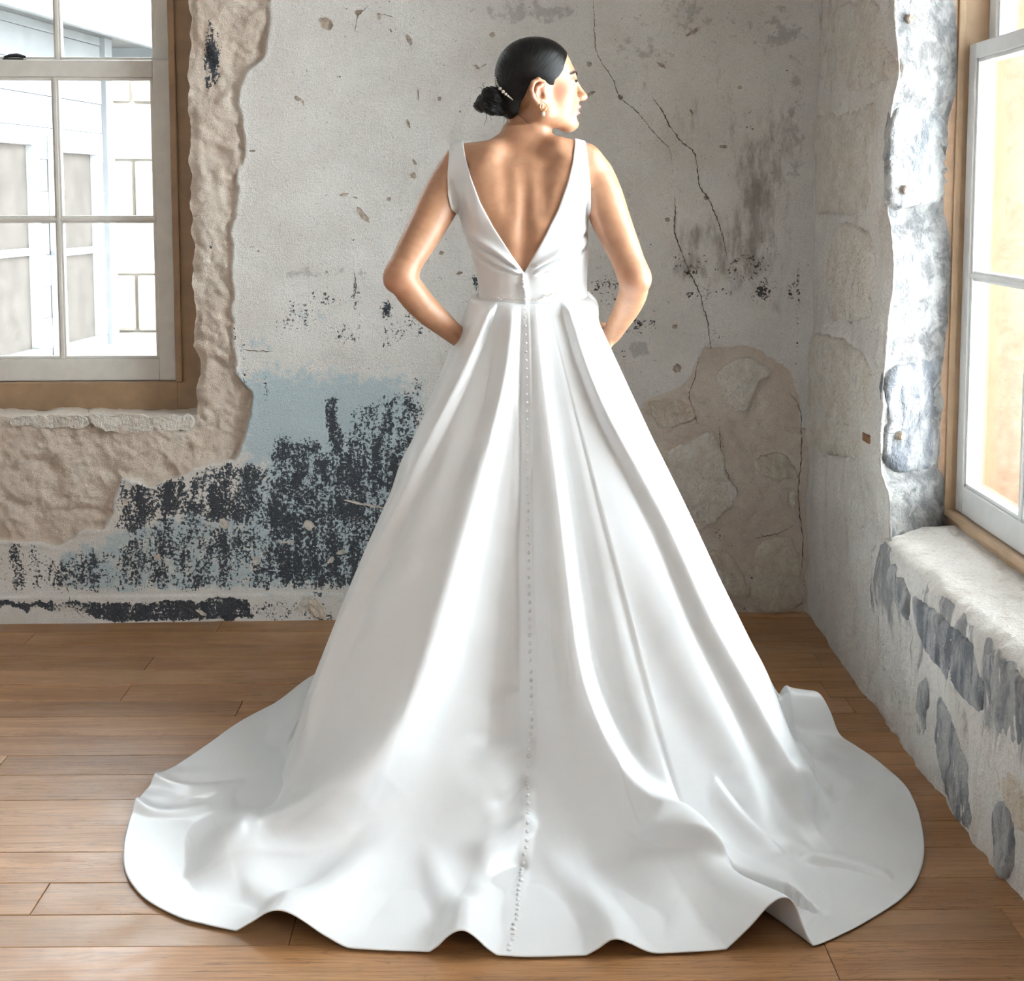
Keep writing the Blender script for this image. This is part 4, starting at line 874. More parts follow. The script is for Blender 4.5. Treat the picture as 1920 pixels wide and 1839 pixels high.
# hands: palm, four fingers and a thumb, hooked over the front of the hips
def hand(w, d, n, s):
    """w wrist, d towards the fingertips, n back of the hand, s towards the thumb"""
    d, n, s = [np.asarray(q, float)/np.linalg.norm(q) for q in (d, n, s)]
    R = np.array([d, s, n]); body.ell(w+d*.045, R, (.052, .038, .016), .014)
    for i, (off_, L) in enumerate(((.026, .070), (.009, .078), (-.009, .072), (-.025, .056))):
        a = w+d*.085+s*off_; b = a+d*L*.5-n*.006; c = b+d*L*.34-n*.020; e = c+d*L*.16-n*.018
        body.cone(a, b, .0095, .0088, .004); body.cone(b, c, .0088, .008, .004); body.cone(c, e, .008, .007, .004)
    a = w+d*.022+s*.030; b = a+d*.034+s*.020-n*.006; c = b+d*.030+s*.004-n*.008
    body.cone(a, b, .013, .0105, .008); body.cone(b, c, .0105, .008, .004)
hand(LF[-1], (0.50, 0.72, -0.45), (-0.70, 0.30, -0.35), (0.10, 0.45, 0.75))
hand(RF[-1], (-0.50, 0.62, -0.45), (0.80, 0.35, -0.20), (-0.25, 0.1, 0.8))
# neck and head (turned to her right: the face looks along +x, a little away)
HA = math.radians(9); HF = np.array([math.cos(HA), math.sin(HA), 0]); HS = np.array([math.sin(HA), -math.cos(HA), 0]); HU = np.array([0, 0, 1.0])
HO = bp(1005, 160, -0.01)
RH = np.array([HF, HS, HU])
def hp(f, s, u): return HO+HF*f+HS*s+HU*u
def hx(px_, py_): return (px_-1005)*PXM, (160-py_)*PXM
body.cone(bp(984, 262, .0), bp(990, 205, .005), .051, .046, .02)
body.cone(bp(1012, 262, -.012), hp(-.006, .045, -.045), .018, .016, .03)      # neck tendon, collar to behind the ear
body.ell(hp(-.010, 0, .024), RH, (.086, .072, .086), .01); body.ell(hp(.020, 0, .026), RH, (.071, .063, .076), .02)
body.ell(hp(.036, 0, -.026), RH, (.060, .056, .074), .02); body.ell(hp(.070, 0, .026), RH, (.026, .044, .018), .015)
body.ell(hp(.070, 0, -.048), RH, (.036, .034, .040), .015); body.ell(hp(.083, 0, -.088), RH, (.023, .021, .020), .015)
for s in (-1, 1):
    body.cone(hp(.014, s*.050, -.066), hp(.078, s*.014, -.090), .016, .016, .022); body.cone(hp(.002, s*.056, -.010), hp(.012, s*.051, -.066), .016, .016, .022)
    body.ell(hp(.058, s*.038, -.014), RH, (.030, .020, .022), .02); body.ell(hp(.040, s*.036, -.052), RH, (.040, .020, .036), .02)
    body.ell(hp(.106, s*.034, .006), RH, (.016, .020, .012), .012, 'sub')
    body.ell(hp(.079, s*.031, .006), RH, (.0145, .0145, .0125), .006)
    body.cone(hp(.090, s*.028, .0135), hp(.080, s*.043, .011), .0035, .003, .004)                # upper lid fold
    body.cone(hp(.106, s*.009, -.030), hp(.109, s*.009, -.029), .0075, .0075, .006)               # wings of the nose
body.cone(hp(.092, 0, .014), hp(.1165, 0, -.024), .0075, .0085, .010); body.ell(hp(.1175, 0, -.0265), RH, (.0095, .0095, .008), .008)
body.ell(hp(.1000, 0, -.0505), RH, (.0115, .021, .0060), .005); body.ell(hp(.0985, 0, -.0665), RH, (.0115, .019, .0068), .005)
body.cone(hp(.108, -.02, -.0585), hp(.108, .02, -.0585), .0022, .0022, .004, 'sub'); body.cone(hp(.104, -.012, -.0785), hp(.104, .012, -.0785), .005, .005, .010, 'sub')
# ears
for s in (-1, 1):
    ec = lambda f, o, u: hp(-.006+f, s*(.0685+o), -.024+u)
    body.ell(ec(.002, .004, .0), RH, (.017, .009, .027), .010)
    rim = [(.014, .004, .012), (.010, .010, .026), (-.004, .014, .032), (-.017, .017, .024), (-.021, .018, .008), (-.017, .016, -.010), (-.007, .013, -.024), (.004, .010, -.031)]
    rr = [.003, .0045, .005, .0052, .005, .0046, .0052, .0068]
    for i in range(len(rim)-1): body.cone(ec(*rim[i]), ec(*rim[i+1]), rr[i], rr[i+1], .003)
    ah = [(.004, .012, .020), (-.007, .014, .012), (-.010, .014, -.002), (-.004, .012, -.015), (.006, .010, -.018)]
    for i in range(len(ah)-1): body.cone(ec(*ah[i]), ec(*ah[i+1]), .0036, .0036, .003)
    body.ell(ec(.003, .018, -.004), RH, (.007, .010, .011), .004, 'sub')
    body.ell(ec(.013, .009, -.008), RH, (.005, .005, .006), .004)
me = surface(body.a, body.lo, VOX, 'body')
nv = len(me.vertices); co = np.zeros(nv*3, np.float32); me.vertices.foreach_get('co', co); co = co.reshape(-1, 3)
L3 = (co-HO)@RH.T; hf, hs, hu = L3.T; hs = abs(hs)
g_ = lambda x, w: np.exp(-(x/w)**2)
lips = np.clip(1.15*(hf > .085)*sstep(.024, .018, hs)*sstep(.0150, .0120, abs(hu+.0585))*sstep(.092, .099, hf), 0, 1)*0.75
blush = np.clip(g_(hf-.060, .030)*g_(hu+.016, .020)*sstep(.02, .04, hs)*0.75, 0, 1)*(L3[:, 0] > -0.2)
ear = sstep(.070, .078, hs)*g_(hf+.004, .03)*g_(hu+.02, .035)*0.55
elb = sum(np.exp(-((co-bp(*q))**2).sum(1)/.035**2) for q in ((742, 528, -.12), (1199, 528, -.08)))*0.55
nose = np.exp(-((L3-np.array([.12, 0, -.027]))**2).sum(1)/.014**2)*0.4
brow_c = .0275-.10*np.clip(hs-.030, 0, 1)+.12*np.clip(.030-hs, 0, 1)*0
brow = sstep(.0050, .0030, abs(hu-(brow_c+.004*np.sin(np.clip((hs-.014)/.034, 0, 1)*3.1))))*sstep(.014, .018, hs)*sstep(.053, .046, hs)*(hf > .05)*0.85
lash = sstep(.0030, .0016, abs(hu-(.0105-.10*(hs-.031)**2*10)))*sstep(.019, .022, hs)*sstep(.046, .042, hs)*(hf > .07)*0.9
attr(me, 'tint', np.stack([lips, np.clip(blush+ear+elb+nose, 0, 1), np.maximum(brow, lash), np.ones(nv)], 1))
woman = obj('person', me, M['skin'], label='woman standing with her back turned, dark hair in a low bun, white satin wedding gown', category='person')
for s in (-1, 1):
    o = obj('eye', ico('eye', .0118, 2), simple('eye_white', (0.75, 0.72, 0.70), 0.15, 0.03), woman); o.location = hp(.0825, s*.031, .0055)
    q = obj('iris', ico('iris', .0056, 2, (0.5, 1, 1)), simple('iris_brown', (0.05, 0.025, 0.012), 0.12, 0.1), o); q.location = HF*.0098

    def on_face(sv, uv, dz=.0006):
        k = np.where((abs(L3[:, 1]-s*sv) < .003) & (abs(L3[:, 2]-uv) < .003) & (L3[:, 0] > .03))[0]
        return hp(L3[k, 0].max()+dz, s*sv, uv)
    lp = spline(np.array([on_face(a, b, .0012) for a, b in ((.021, .0065), (.026, .0105), (.032, .0115), (.038, .0095), (.044, .0065))]), 14)
    obj('eyelashes', tube_mesh('eyelashes', lp, np.linspace(.0010, .0019, 14), 6), M['black'], woman)
    lp = spline(np.array([on_face(a, b) for a, b in ((.013, .0255), (.020, .0280), (.028, .0300), (.037, .0300), (.046, .0265), (.051, .0235))]), 16)
    obj('eyebrow', tube_mesh('eyebrow', lp, np.interp(np.linspace(0, 1, 16), [0, .3, .7, 1], [.0019, .0024, .0019, .0007]), 6), M['brow'], woman)
# ---- hair: sleek cap to the hairline, low bun, loose ends at the nape
def strands(me, tip):
    n = len(me.vertices); c = np.zeros(n*3, np.float32); me.vertices.foreach_get('co', c); c = c.reshape(-1, 3)
    l = (c-HO)@RH.T-np.asarray(tip)
    a = np.arctan2(l[:, 2], l[:, 0]); r = np.linalg.norm(l, axis=1); ph = np.arctan2(l[:, 1], np.hypot(l[:, 0], l[:, 2]))
    at = me.attributes.new('strand', 'FLOAT_VECTOR', 'POINT')
    at.data.foreach_set('vector', np.stack([a*0.5+ph*0.12, r*8, ph], 1).astype(np.float32).ravel())
hv = Vol(HO-np.array([.17, .12, .12]), HO+np.array([.13, .12, .14]), 0.0018)
hv.ell(hp(-.010, 0, .024), RH, (.0910, .0775, .0915), .01); hv.ell(hp(.018, 0, .028), RH, (.0725, .0680, .0800), .02)
hv.ell(hp(-.060, 0, -.040), RH, (.036, .046, .042), .03)
sl, X, Y, Z = hv.sub(hv.lo, hv.lo+hv.n*hv.v)
f2 = (X-HO[0])*HF[0]+(Y-HO[1])*HF[1]+0*Z; u2 = 0*X+0*Y+(Z-HO[2])
LINE = [hx(*q) for q in [(1064, 92), (1058, 108), (1051, 122), (1046, 136), (1038, 147), (1031, 153), (1028, 163), (1020, 163), (1012, 158), (1006, 153), (1000, 151), (990, 153), (984, 160), (980, 170), (976, 182), (971, 192), (968, 204), (968, 214), (958, 224), (946, 226), (938, 218), (900, 215), (880, 120), (930, 30), (1075, 30)]]
hd = np.zeros(f2.shape, np.float32); hd[:] = sd_poly(f2.ravel(), u2.ravel(), LINE).reshape(f2.shape)
hv.a = np.maximum(hv.a, hd)
me = surface(hv.a, hv.lo, hv.v, 'hair'); strands(me, hx(938, 188)[0:1]+(0.0,)+hx(938, 188)[1:2])
hair = obj('hair', me, M['hair'], woman, label='sleek black hair combed back')
bv = Vol(HO-np.array([.20, .10, .12]), HO+np.array([-.02, .10, .06]), 0.0018)
for (u, v, s, r) in ((948, 186, .0, (.028, .034, .030)), (928, 184, .004, (.032, .036, .027)), (916, 176, .014, (.020, .022, .016)), (903, 199, .006, (.0215, .026, .0165)), (922, 204, .016, (.024, .020, .017)), (938, 206, -.004, (.026, .028, .014)), (914, 190, -.016, (.026, .022, .022))):
    f, z = hx(u, v); bv.ell(hp(f, s, z), RH, r, .006)
# twist of the strands
sl, X, Y, Z = bv.sub(bv.lo, bv.lo+bv.n*bv.v)
f2 = (X-HO[0])*HF[0]+(Y-HO[1])*HF[1]; u2 = Z-HO[2]
bv.a = bv.a-0.0012*np.sin(900*(u2*0.8+f2*0.45)+6*np.sin(40*f2))*(bv.a < .01)
me = surface(bv.a, bv.lo, bv.v, 'hair_bun'); strands(me, hx(925, 192)[0:1]+(0.03,)+hx(925, 192)[1:2])
obj('hair_bun', me, M['hair'], woman, label='low bun')
rs = np.random.RandomState(4)
for k, (a, b, c) in enumerate((((908, 208), (909, 222), (904, 236)), ((912, 210), (916, 218), (918, 226)), ((902, 170), (898, 166), (893, 168)), ((940, 212), (942, 224), (940, 232)), ((945, 218), (950, 230), (948, 236)), ((972, 214), (990, 228), (1006, 242)), ((905, 165), (902, 160), (907, 158)))):
    P3 = np.array([hp(hx(*q)[0], (.02 if k != 5 else .035)+.004*i, hx(*q)[1]) for i, q in enumerate((a, b, c))])
    if k == 5: P3 = np.array([bp(*q) for q in ((972, 214, -.062), (990, 230, -.058), (1006, 244, -.05))])
    obj('loose_strand', tube_mesh('loose_strand', spline(P3, 10), np.linspace(.0008, .0003, 10), 5), M['black'], woman)

# ---- pearl comb in the hair
comb = empty('hair_comb'); comb.parent = woman; comb['label'] = 'pearl comb above the bun'
PE = [(928.8, 145.6, 1.4), (929.8, 149.6, 1.6), (930.6, 153.6, 1.7), (932.2, 157.4, 1.8), (934.3, 161, 2.1), (937.6, 166.4, 3.6), (943.4, 172, 3.3), (948.6, 176.8, 2.8), (952.8, 180, 2.0), (955.6, 182.3, 1.6), (958.2, 184.5, 1.5), (960.6, 186.7, 1.3)]
cp = [q[:2] for q in PE]; cr = [q[2] for q in PE]
hairco = np.zeros(len(hair.data.vertices)*3, np.float32); hair.data.vertices.foreach_get('co', hairco); hairco = hairco.reshape(-1, 3)
hu_, hv_ = proj(hairco); front = ((hairco-HO)@HS) > -0.012
pts3 = []
for (u, v), r in zip(cp, cr):
    dd = (hu_-u)**2+(hv_-v)**2+np.where(front, 0, 1e6); near_ = np.argsort(dd)[:12]; P3 = hairco[near_[np.argmin(hairco[near_, 1])]]
    D = ray(arr([u]), arr([v]))[0]; t = (P3[1]-0.002)/D[1]; pts3.append(CC+D*t)
pearl_me = ico('pearl', 1.0, 2); pearl_me.materials.append(M['pearl'])
for q, r in zip(pts3, cr):
    o = obj('pearl', pearl_me, None, comb); o.location = q+np.array([0, -.002, 0]); o.scale = (r*PXM,)*3
obj('comb_wire', tube_mesh('comb_wire', pts3, .0006, 6), M['gold'], comb)
# ---- earring
er = empty('earring'); er.parent = woman; er['label'] = 'small gold hoop earring with a pearl drop'
lob = hp(hx(1006, 196)[0], .088, hx(1006, 196)[1])
a_ = np.linspace(0, 2*np.pi, 28, endpoint=False); rr_ = 7.4*PXM
hoop = np.stack([lob[0]+np.sin(a_)*rr_*.80, np.full(28, lob[1]-.001)+np.cos(a_)*.003, lob[2]-rr_+np.cos(a_)*rr_], 1)
obj('hoop', tube_mesh('hoop', hoop, .0008+.0003*(1-np.cos(a_)), 8, True), M['gold'], er)
o = obj('pearl_drop', ico('pearl_drop', 3.7*PXM, 2, (1, 1, 1.3)), M['pearl'], er); o.location = hoop[14]+np.array([0, -.001, -.007])
obj('drop_link', tube_mesh('drop_link', [hoop[14], hoop[14]+np.array([0, 0, -.005])], .0009, 6), M['gold'], er)

# ---- gown: bodice cut from the shape of her torso
bd = Vol(bp(815, 600, -.24), bp(1150, 255, .24), 0.0017)
sl, X, Y, Z = bd.sub(bd.lo, bd.lo+bd.n*bd.v)
src = body; 
def resample(A, src, X, Y, Z):
    fx = (X.ravel()-src.lo[0])/src.v; fy_ = (Y.ravel()-src.lo[1])/src.v; fz = (Z.ravel()-src.lo[2])/src.v
    def lin(B, f, ax):
        f = np.clip(f, 0, B.shape[ax]-1.001); i = f.astype(int); t = (f-i).astype(np.float32); sh = [1, 1, 1]; sh[ax] = -1; t = t.reshape(sh)
        return np.take(B, i, ax)*(1-t)+np.take(B, i+1, ax)*t
    return lin(lin(lin(A, fx, 0), fy_, 1), fz, 2)
T = resample(TORSO, src, X, Y, Z); wz_ = sstep(bp(985, 425)[2], bp(985, 385)[2], Z); T = T*(1-wz_)+resample(FULL, src, X, Y, Z)*wz_
# picture coordinates of each column, for the seams of the back
xx = X.ravel(); zz_ = Z.ravel()
GU = np.zeros((len(xx), 1, len(zz_))); GV = GU.copy()
XX, ZZ = np.meshgrid(xx, zz_, indexing='ij'); u_, v_ = proj(np.stack([XX, np.full_like(XX, YW-.09), ZZ], -1))
back_poly = [(983, 511), (958, 476), (925, 425), (900, 378), (884, 335), (873, 296), (867, 262), (866, 235), (838, 235), (841, 285), (838, 330), (839, 365), (845, 392), (853, 410), (800, 425), (780, 640), (1200, 640), (1200, 430), (1111, 412), (1110, 385), (1109, 350), (1105, 310), (1101, 270), (1101, 235), (1078, 235), (1079, 268), (1074, 300), (1064, 340), (1046, 392), (1018, 448)]
front_poly = [(983, 470), (940, 430), (900, 378), (880, 330), (870, 296), (867, 262), (866, 235)] + back_poly[8:25] + [(1078, 235), (1079, 268), (1074, 300), (1064, 340), (1040, 400)]
cb = sd_poly(u_, v_, back_poly)*PXM; cf = sd_poly(u_, v_, front_poly)*PXM
# tucks that fan from the point of the V
tuck = np.zeros_like(cb)
for (line, amp, w0, w1_) in (([(976, 506), (930, 474), (895, 452), (868, 432)], .0085, 4, 9), ([(978, 514), (930, 496), (895, 474), (868, 446)], .0070, 4, 10), ([(994, 507), (1040, 482), (1075, 456), (1112, 418)], .0085, 4, 9), ([(998, 514), (1050, 496), (1085, 474), (1112, 444)], .0070, 4, 10)):
    d, t, sg = sd_line(u_, v_, line); w = w0+(w1_-w0)*t; side = np.where(line[-1][0] < 983, sg, -sg)*d
    tuck += amp*np.where(side > 0, np.exp(-(side/(w*0.45))**2), np.exp(-(side/(w*1.6))**2))*sstep(0, .12, t)*sstep(1.0, .72, t)-amp*0.8*np.exp(-((side-w*0.8)/(w*0.5))**2)*sstep(0, .12, t)*sstep(1.0, .72, t)
tuck += .0030*np.exp(-((u_-(983+(v_-510)*.05))/5.0)**2)*sstep(506, 516, v_)        # button stand
tuck += (fbm(XX, ZZ, 0.07, 3, 301)-0.5)*.004
yb = np.interp(zz_, zs_, tys)[None, None, :]
isb = sstep(.03, -.01, Y-yb)
cut = cb[:, None, :]*isb+cf[:, None, :]*(1-isb)
zw = bp(985, 592)[2]
A = T-.0052-tuck[:, None, :]*isb
k_ = .003; h_ = np.clip(.5+.5*(A-cut)/k_, 0, 1); A = A*(h_*1.0)+cut*(1-h_)+k_*h_*(1-h_)
A = np.maximum(A, zw-Z)
A = np.maximum(A, -(T+.012))        # hollow
me = surface(A.astype(np.float32), bd.lo, bd.v, 'bodice')
bodice = obj('bodice', me, M['satin'], woman, label='white satin bodice with a deep V back')
sm = bodice.modifiers.new('soften', 'SMOOTH'); sm.factor = 0.5; sm.iterations = 2

# ---- gown: skirt with chapel train
CX, CY = bp(990, 560)[0], YW
def fpx(u, v, z=0.0): return on_z(arr([u]), arr([v]), z)[0]
HEM = [  # floor point in the picture, lift of the hem above the boards
    (585, 1287, 0), (520, 1320, 0), (450, 1357, 0), (392, 1398, 0), (333, 1438, 0.004), (296, 1462, .010), (280, 1478, .004), (258, 1510, .010), (247, 1530, .004), (238, 1560, 0), (232, 1592, 0), (233, 1630, 0), (247, 1662, 0.0), (278, 1694, 0.004), (335, 1724, 0), (385, 1738, 0), (432, 1748, 0),
    (470, 1756, .026), (503, 1760, .050), (532, 1764, .056), (562, 1768, .046), (610, 1775, .020), (660, 1783, .003), (725, 1787, 0), (790, 1789, 0), (818, 1791, .014), (842, 1792, .036), (866, 1793, .046), (888, 1794, .037), (916, 1795, .014), (946, 1797, 0), (995, 1799, 0), (1080, 1797, 0),
    (1118, 1796, .012), (1150, 1795, .026), (1182, 1794, .020), (1226, 1793, .003), (1290, 1790, 0), (1350, 1786, 0), (1372, 1783, .012), (1408, 1780, .045), (1440, 1776, .078), (1466, 1770, .088), (1486, 1770, .078), (1505, 1774, .036), (1520, 1777, .010), (1537, 1775, 0), (1600, 1746, 0), (1655, 1714, 0), (1692, 1688, 0),
    (1718, 1656, 0), (1732, 1612, 0), (1730, 1562, 0), (1716, 1510, .004), (1692, 1472, .006), (1642, 1428, .004), (1604, 1404, .006), (1574, 1392, .020), (1556, 1384, .066), (1538, 1377, .098), (1520, 1370, .098), (1503, 1362, .070), (1488, 1352, .020)]
hem = [list(fpx(u, v)[:2])+[l] for u, v, l in HEM]
aR = math.atan2(hem[-1][1]-CY, hem[-1][0]-CX); aL = math.atan2(hem[0][1]-CY, hem[0][0]-CX); 
rR = math.hypot(hem[-1][1]-CY, hem[-1][0]-CX); rL = math.hypot(hem[0][1]-CY, hem[0][0]-CX)
for t in np.linspace(0, 1, 14)[1:-1]:
    a = aR+(aL-aR)*t; r = rR+(rL-rR)*t; r = r*(1-.30*math.sin(math.pi*t))
    hem.append([CX+r*math.cos(a), CY+r*math.sin(a), .006+.010*math.sin(9*t)])
NT_, NR = 960, 250
HC = spline(hem, NT_, True)
th = np.arctan2(HC[:, 1]-CY, HC[:, 0]-CX); rh = np.hypot(HC[:, 0]-CX, HC[:, 1]-CY); lift = np.clip(HC[:, 2], 0, None)
ct, st = np.cos(th), np.sin(th)
zwaist = bp(985, 558)[2]
zwt = zwaist+.013*(1+st)
aw, bw = ta[3]+.0085, tb[3]+.0095
rw = 1/np.sqrt((ct/aw)**2+(st/bw)**2)
def ang_tab(tab):       # angle (deg) -> value, periodic
    a = np.array([q[0] for q in tab]); v = np.array([q[1] for q in tab]); d = np.degrees(th) % 360
    return np.interp(d, np.concatenate([a-360, a, a+360]), np.concatenate([v, v, v]))
rk = ang_tab([(0, .635), (20, .58), (50, .48), (90, .45), (130, .47), (160, .53), (180, .575), (200, .615), (215, .70), (225, .80), (233, .85), (240, .82), (252, .70), (270, .635), (285, .69), (297, .80), (306, .87), (314, .84), (324, .76), (338, .685)])
soft = ang_tab([(0, .018), (60, .015), (120, .015), (170, .014), (200, .016), (215, .018), (228, .035), (240, .08), (255, .11), (270, .12), (290, .10), (302, .05), (314, .03), (330, .022)])
ker = np.hanning(41); ker /= ker.sum()
per = lambda x: np.convolve(np.concatenate([x[-20:], x, x[:20]]), ker, 'valid')
rk = per(rk); soft = per(soft); rk = np.minimum(rk, rh-.01)
q = np.linspace(0, 1, NR); tt = q**0.92
Rr = rw[:, None]+(rh-rw)[:, None]*tt[None]
zc = zwt[:, None]*(1-(Rr-rw[:, None])/(rk-rw)[:, None])
s_ = soft[:, None]
Zs = s_*np.logaddexp(0, zc/s_)
Zs = Zs-(Zs[:, -1:]-0)*tt[None]**3
Zs = Zs+(zwt[:, None]-Zs[:, :1])*(1-tt[None])**8
# small hip spring just under the waist
Rr = Rr+(.001+.018*np.clip(ct[:, None], 0, 1))*np.exp(-((zwt[:, None]-Zs-.035)/.03)**2)*(0.3+0.7*abs(ct[:, None]))
Xs = CX+Rr*ct[:, None]; Ys = CY+Rr*st[:, None]
din = (rh[:, None]-Rr)
din = np.clip(din, 0, None)
rip = lift[:, None]*np.exp(-(din/(.16+1.6*lift[:, None]))**1.5)
P = np.stack([Xs, Ys, Zs], -1)
def normals(P):
    du = np.roll(P, -1, 0)-np.roll(P, 1, 0); dv = np.gradient(P, axis=1); n = np.cross(dv, du); n /= np.linalg.norm(n, axis=-1)[..., None]+1e-12
    flip = np.sign((n*np.stack([ct[:, None]+0*Rr, st[:, None]+0*Rr, 0.8+0*Rr], -1)).sum(-1)); return n*flip[..., None]
Nn = normals(P); U0, V0 = proj(P)
vd = CC-P; vd /= np.linalg.norm(vd, axis=-1)[..., None]
face = sstep(-.02, .22, (Nn*vd).sum(-1))
disp = np.zeros_like(Rr)
def fold(line, amp, w, kind='ridge', fade=(0.0, .08, .9, 1.0), wl=None):
    """line in the picture; amp (m) and w (px) are (start, end)"""
    global disp
    L = spline(line, 26); R_ = 3.2*max(w)
    sel = (face > 0) & (U0 > L[:, 0].min()-R_) & (U0 < L[:, 0].max()+R_) & (V0 > L[:, 1].min()-R_) & (V0 < L[:, 1].max()+R_)
    d, t, sg = sd_line(U0[sel], V0[sel], L)
    a = amp[0]+(amp[1]-amp[0])*t; ww = w[0]+(w[1]-w[0])*t
    f = sstep(fade[0], fade[1], t)*(1-sstep(fade[2], fade[3], t)) if fade[3] < 1.5 else sstep(fade[0], fade[1], t)
    sd = -sg*d      # + = right of the line seen going down
    if kind == 'ridge': h = np.exp(-(d/ww)**2)
    elif kind == 'lipR': h = np.where(sd < 0, np.exp(-(sd/(ww*.22))**2), np.exp(-(sd/(ww*1.5))**2))     # steep on the left, eases to the right
    else: h = np.where(sd > 0, np.exp(-(sd/(ww*.22))**2), np.exp(-(sd/(ww*1.5))**2))                    # steep on the right
    disp[sel] += a*h*f*face[sel]
fold([(962, 575), (950, 690), (925, 800), (893, 910), (862, 1020), (818, 1170), (775, 1300), (715, 1420), (640, 1500), (540, 1565), (430, 1612), (320, 1645)], (.022, .078), (14, 62), 'ridge', (-.02, .02, .88, 1))
fold([(1004, 575), (1016, 700), (1036, 850), (1054, 1000), (1068, 1120), (1084, 1240), (1110, 1330), (1160, 1430), (1240, 1530), (1330, 1605), (1420, 1668)], (.024, .065), (20, 100), 'lipR', (-.02, .02, .85, 1))
fold([(1055, 565), (1085, 670), (1128, 780), (1182, 890), (1240, 1010), (1308, 1170), (1378, 1310), (1440, 1430), (1510, 1550), (1590, 1620)], (.020, .060), (16, 52), 'lipL', (-.02, .02, .8, 1))
fold([(1085, 600), (1150, 720), (1215, 840), (1290, 985), (1370, 1150), (1430, 1290), (1490, 1400)], (.004, .026), (10, 38), 'ridge', (0, .1, .8, 1))
fold([(930, 570), (900, 650), (862, 740), (806, 860), (746, 990), (690, 1110), (640, 1230), (580, 1360), (520, 1480)], (.016, .045), (12, 40), 'lipR', (-.02, .02, .8, 1))
fold([(905, 590), (868, 680), (815, 800), (745, 930)], (.006, .014), (8, 20), 'ridge', (0, .1, .8, 1))
fold([(1000, 820), (972, 1000), (950, 1200), (940, 1380), (930, 1500)], (-.006, -.055), (30, 85), 'ridge', (0, .3, .8, 1))
fold([(700, 1150), (650, 1300), (560, 1480), (440, 1590)], (-.010, -.035), (30, 60), 'ridge', (0, .3, .7, 1))
fold([(1140, 1000), (1230, 1250), (1330, 1420), (1430, 1560)], (-.004, -.018), (30, 60), 'ridge', (0, .3, .8, 1))
fold([(1178, 1572), (1260, 1618), (1340, 1650), (1420, 1672), (1466, 1690)], (.030, .040), (36, 40), 'lipL', (0, .2, 2, 3))
fold([(1200, 1600), (1280, 1650), (1370, 1720)], (.016, .0), (50, 60), 'ridge', (0, .3, .7, 1))
fold([(1492, 1622), (1560, 1626), (1620, 1638), (1690, 1662)], (.018, .014), (10, 14), 'lipL', (0, .2, .8, 1))
fold([(262, 1648), (340, 1652), (450, 1642), (560, 1618), (660, 1580)], (.005, .010), (9, 20), 'lipL', (0, .45, .6, 1))
fold([(988, 1392), (930, 1420), (880, 1455)], (.020, .006), (13, 26), 'ridge', (-.1, 0, .6, 1))
fold([(984, 1470), (950, 1500), (900, 1512)], (-.022, -.006), (14, 24), 'ridge', (-.1, 0, .6, 1))
fold([(982, 1545), (930, 1590), (850, 1610)], (.030, .010), (16, 34), 'ridge', (-.1, 0, .6, 1))
fold([(976, 1620), (920, 1650), (860, 1660)], (-.018, -.005), (12, 26), 'ridge', (-.1, 0, .6, 1))
fold([(978, 1290), (930, 1310), (890, 1330)], (-.010, -.002), (12, 22), 'ridge', (-.1, 0, .6, 1))
fold([(960, 1180), (915, 1200), (880, 1230)], (.005, .001), (14, 24), 'ridge', (-.1, 0, .6, 1))
fold([(290, 1466), (360, 1485), (430, 1478), (520, 1440)], (.010, .005), (8, 18), 'ridge', (-.1, 0, .7, 1))
fold([(252, 1514), (300, 1530), (380, 1520), (480, 1480)], (.012, .005), (8, 18), 'ridge', (-.1, 0, .7, 1))
fold([(400, 1410), (480, 1400), (560, 1370)], (.004, .002), (10, 16), 'ridge', (-.1, 0, .7, 1))
fold([(1440, 1440), (1520, 1500), (1600, 1540)], (.012, .004), (10, 18), 'ridge', (0, .2, .7, 1)); fold([(1480, 1430), (1580, 1470), (1660, 1490)], (.010, .004), (8, 16), 'ridge', (0, .2, .7, 1)); fold([(1500, 1395), (1570, 1412), (1640, 1432)], (.008, .003), (7, 12), 'ridge', (0, .2, .7, 1))
fold([(1060, 1500), (1100, 1600), (1180, 1690), (1270, 1750)], (-.006, -.016), (24, 40), 'ridge', (0, .3, .8, 1))
fold([(1000, 1560), (1060, 1650), (1120, 1720), (1150, 1765)], (.004, .016), (18, 30), 'ridge', (0, .4, 2, 3))
fold([(800, 1560), (820, 1650), (850, 1720), (866, 1745)], (.004, .022), (20, 32), 'ridge', (0, .4, 2, 3))
fold([(440, 1660), (500, 1690), (532, 1708)], (.006, .020), (18, 30), 'ridge', (0, .4, 2, 3))
fold([(1330, 1440), (1400, 1540), (1480, 1620)], (.010, .016), (14, 22), 'lipR', (0, .3, .7, 1))
# button stand down the centre back
BTN = [(985, 572), (988, 680), (990, 800), (991, 1000), (994, 1180), (996, 1290), (996, 1350), (991, 1440), (989, 1550), (981, 1620), (975, 1660), (969, 1715), (954, 1789)]
bl = spline(BTN, 40); d_, t_, sg_ = sd_line(U0, V0, bl)
disp += face*(.0026*np.exp(-(d_/(7+6*t_))**4)-.004*np.exp(-((sg_*d_-(-14-6*t_))/5)**2)*sstep(0, .1, t_)*(1-sstep(.5, .7, t_)))
disp *= sstep(0, .03, tt)[None]
P = P+Nn*disp[..., None]
flat = sstep(.10, .0, Zs)
P[..., 2] += rip+(fbm(P[..., 0], P[..., 1], 0.22, 3, 331)-0.5)*.010*flat*sstep(0, .05, din)
P[..., 2] = np.maximum(P[..., 2], .0045+.0*flat)
P[:, 0, 0] -= ct*.016; P[:, 0, 1] -= st*.016; P[:, 0, 2] = P[:, 1, 2]+.0015
me = mesh_np('skirt', P.reshape(-1, 3), grid_quads(NT_, NR, True))
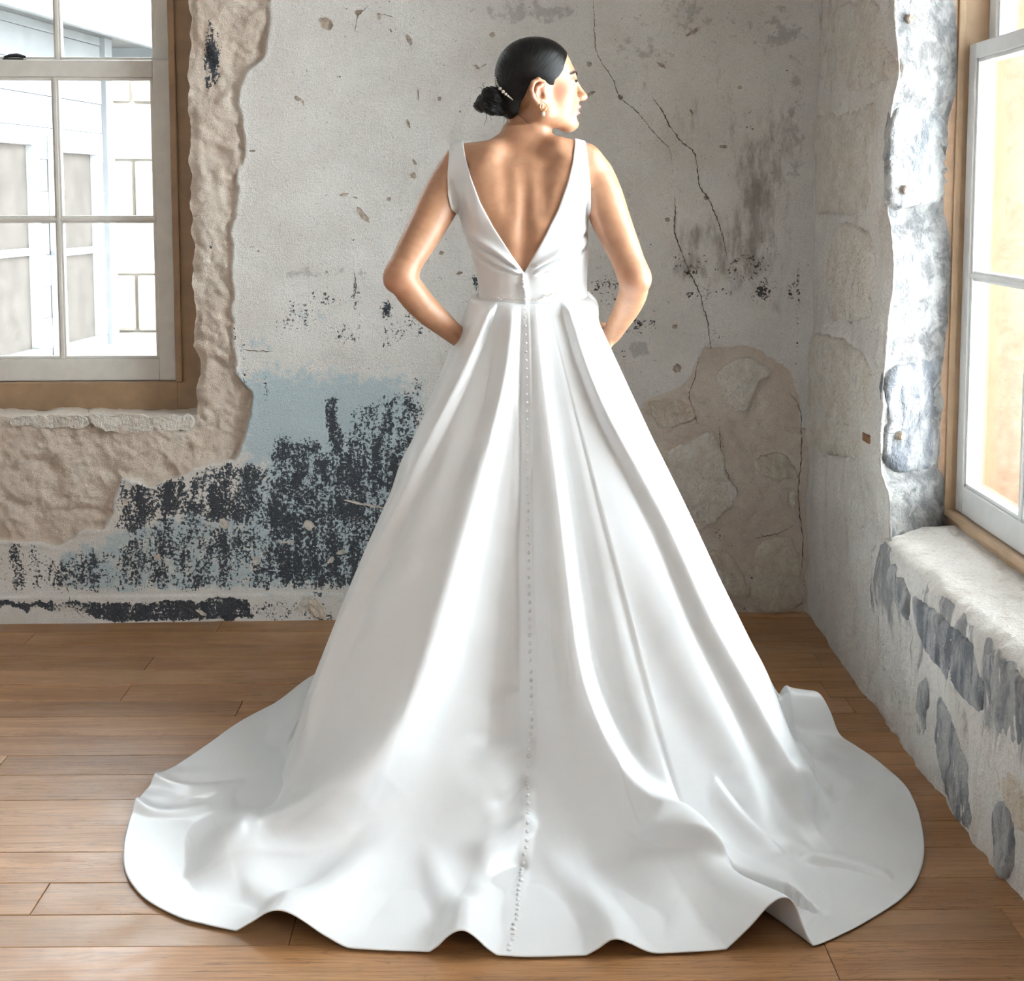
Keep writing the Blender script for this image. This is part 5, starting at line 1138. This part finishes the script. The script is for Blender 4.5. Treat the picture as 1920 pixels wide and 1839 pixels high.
skirt = obj('skirt', me, M['satin'], woman, label='full white satin skirt with a long train spread on the floor')
so = skirt.modifiers.new('cloth_thickness', 'SOLIDIFY'); so.thickness = 0.0022; so.offset = -1.0
# covered buttons
Nn = normals(P); U1, V1 = proj(P); vis = (Nn*vd).sum(-1) > 0.05
Uv, Vv, Pv, Nv = U1[vis], V1[vis], P[vis], Nn[vis]
bl = spline(BTN, 2000); pb_ = CC[None]
btn_me = ico('button', 1.0, 2, (1, 1, 0.75)); btn_me.materials.append(M['satin'])
def put_button(par, Pp, Np, r):
    o = obj('button', btn_me, None, par); o.location = Pp+Np*r*0.45; o.scale = (r, r, r); o.rotation_mode = 'QUATERNION'; o.rotation_quaternion = Vector(Np).to_track_quat('Z', 'Y')
last = None; nb_ = 0
for (u, v) in bl[12:]:
    k = np.argmin((Uv-u)**2+(Vv-v)**2)
    if last is None or np.linalg.norm(Pv[k]-last) > .0155:
        put_button(skirt, Pv[k], Nv[k], .0034+.0014*sstep(700, 1400, v)); last = Pv[k]; nb_ += 1
bco = np.zeros(len(bodice.data.vertices)*3, np.float32); bodice.data.vertices.foreach_get('co', bco); bco = bco.reshape(-1, 3); bu, bv_ = proj(bco)
for v in np.linspace(516, 561, 7):
    u = 978+(v-516)*.10; k = np.where(((bu-u)**2+(bv_-v)**2 < 9) & (bco[:, 1] < YW-.03))[0]
    if len(k): put_button(bodice, bco[k[np.argmin(bco[k, 1])]], np.array([0, -1.0, 0]), .0048)
# beaded trim along the waist seam
bm = bmesh.new(); rs = np.random.RandomState(3)
for u in np.arange(922, 1052, 3.0):
    v = 560-10*((u-985)/60.)**2*(.35 if u < 985 else .85)+rs.uniform(-1, 1)
    k = np.where(((bu-u)**2+(bv_-v)**2 < 12) & (bco[:, 1] < YW-.02))[0]
    if len(k):
        c = bco[k[np.argmin(bco[k, 1])]]; bmesh.ops.create_icosphere(bm, subdivisions=1, radius=.0021, matrix=Matrix.Translation(Vector((float(c[0]), float(c[1])-.0012, float(c[2])))))
me = bpy.data.meshes.new('bead_trim'); bm.to_mesh(me); bm.free()
obj('bead_trim', me, M['pearl'], bodice, kind='stuff')
print('buttons', nb_)
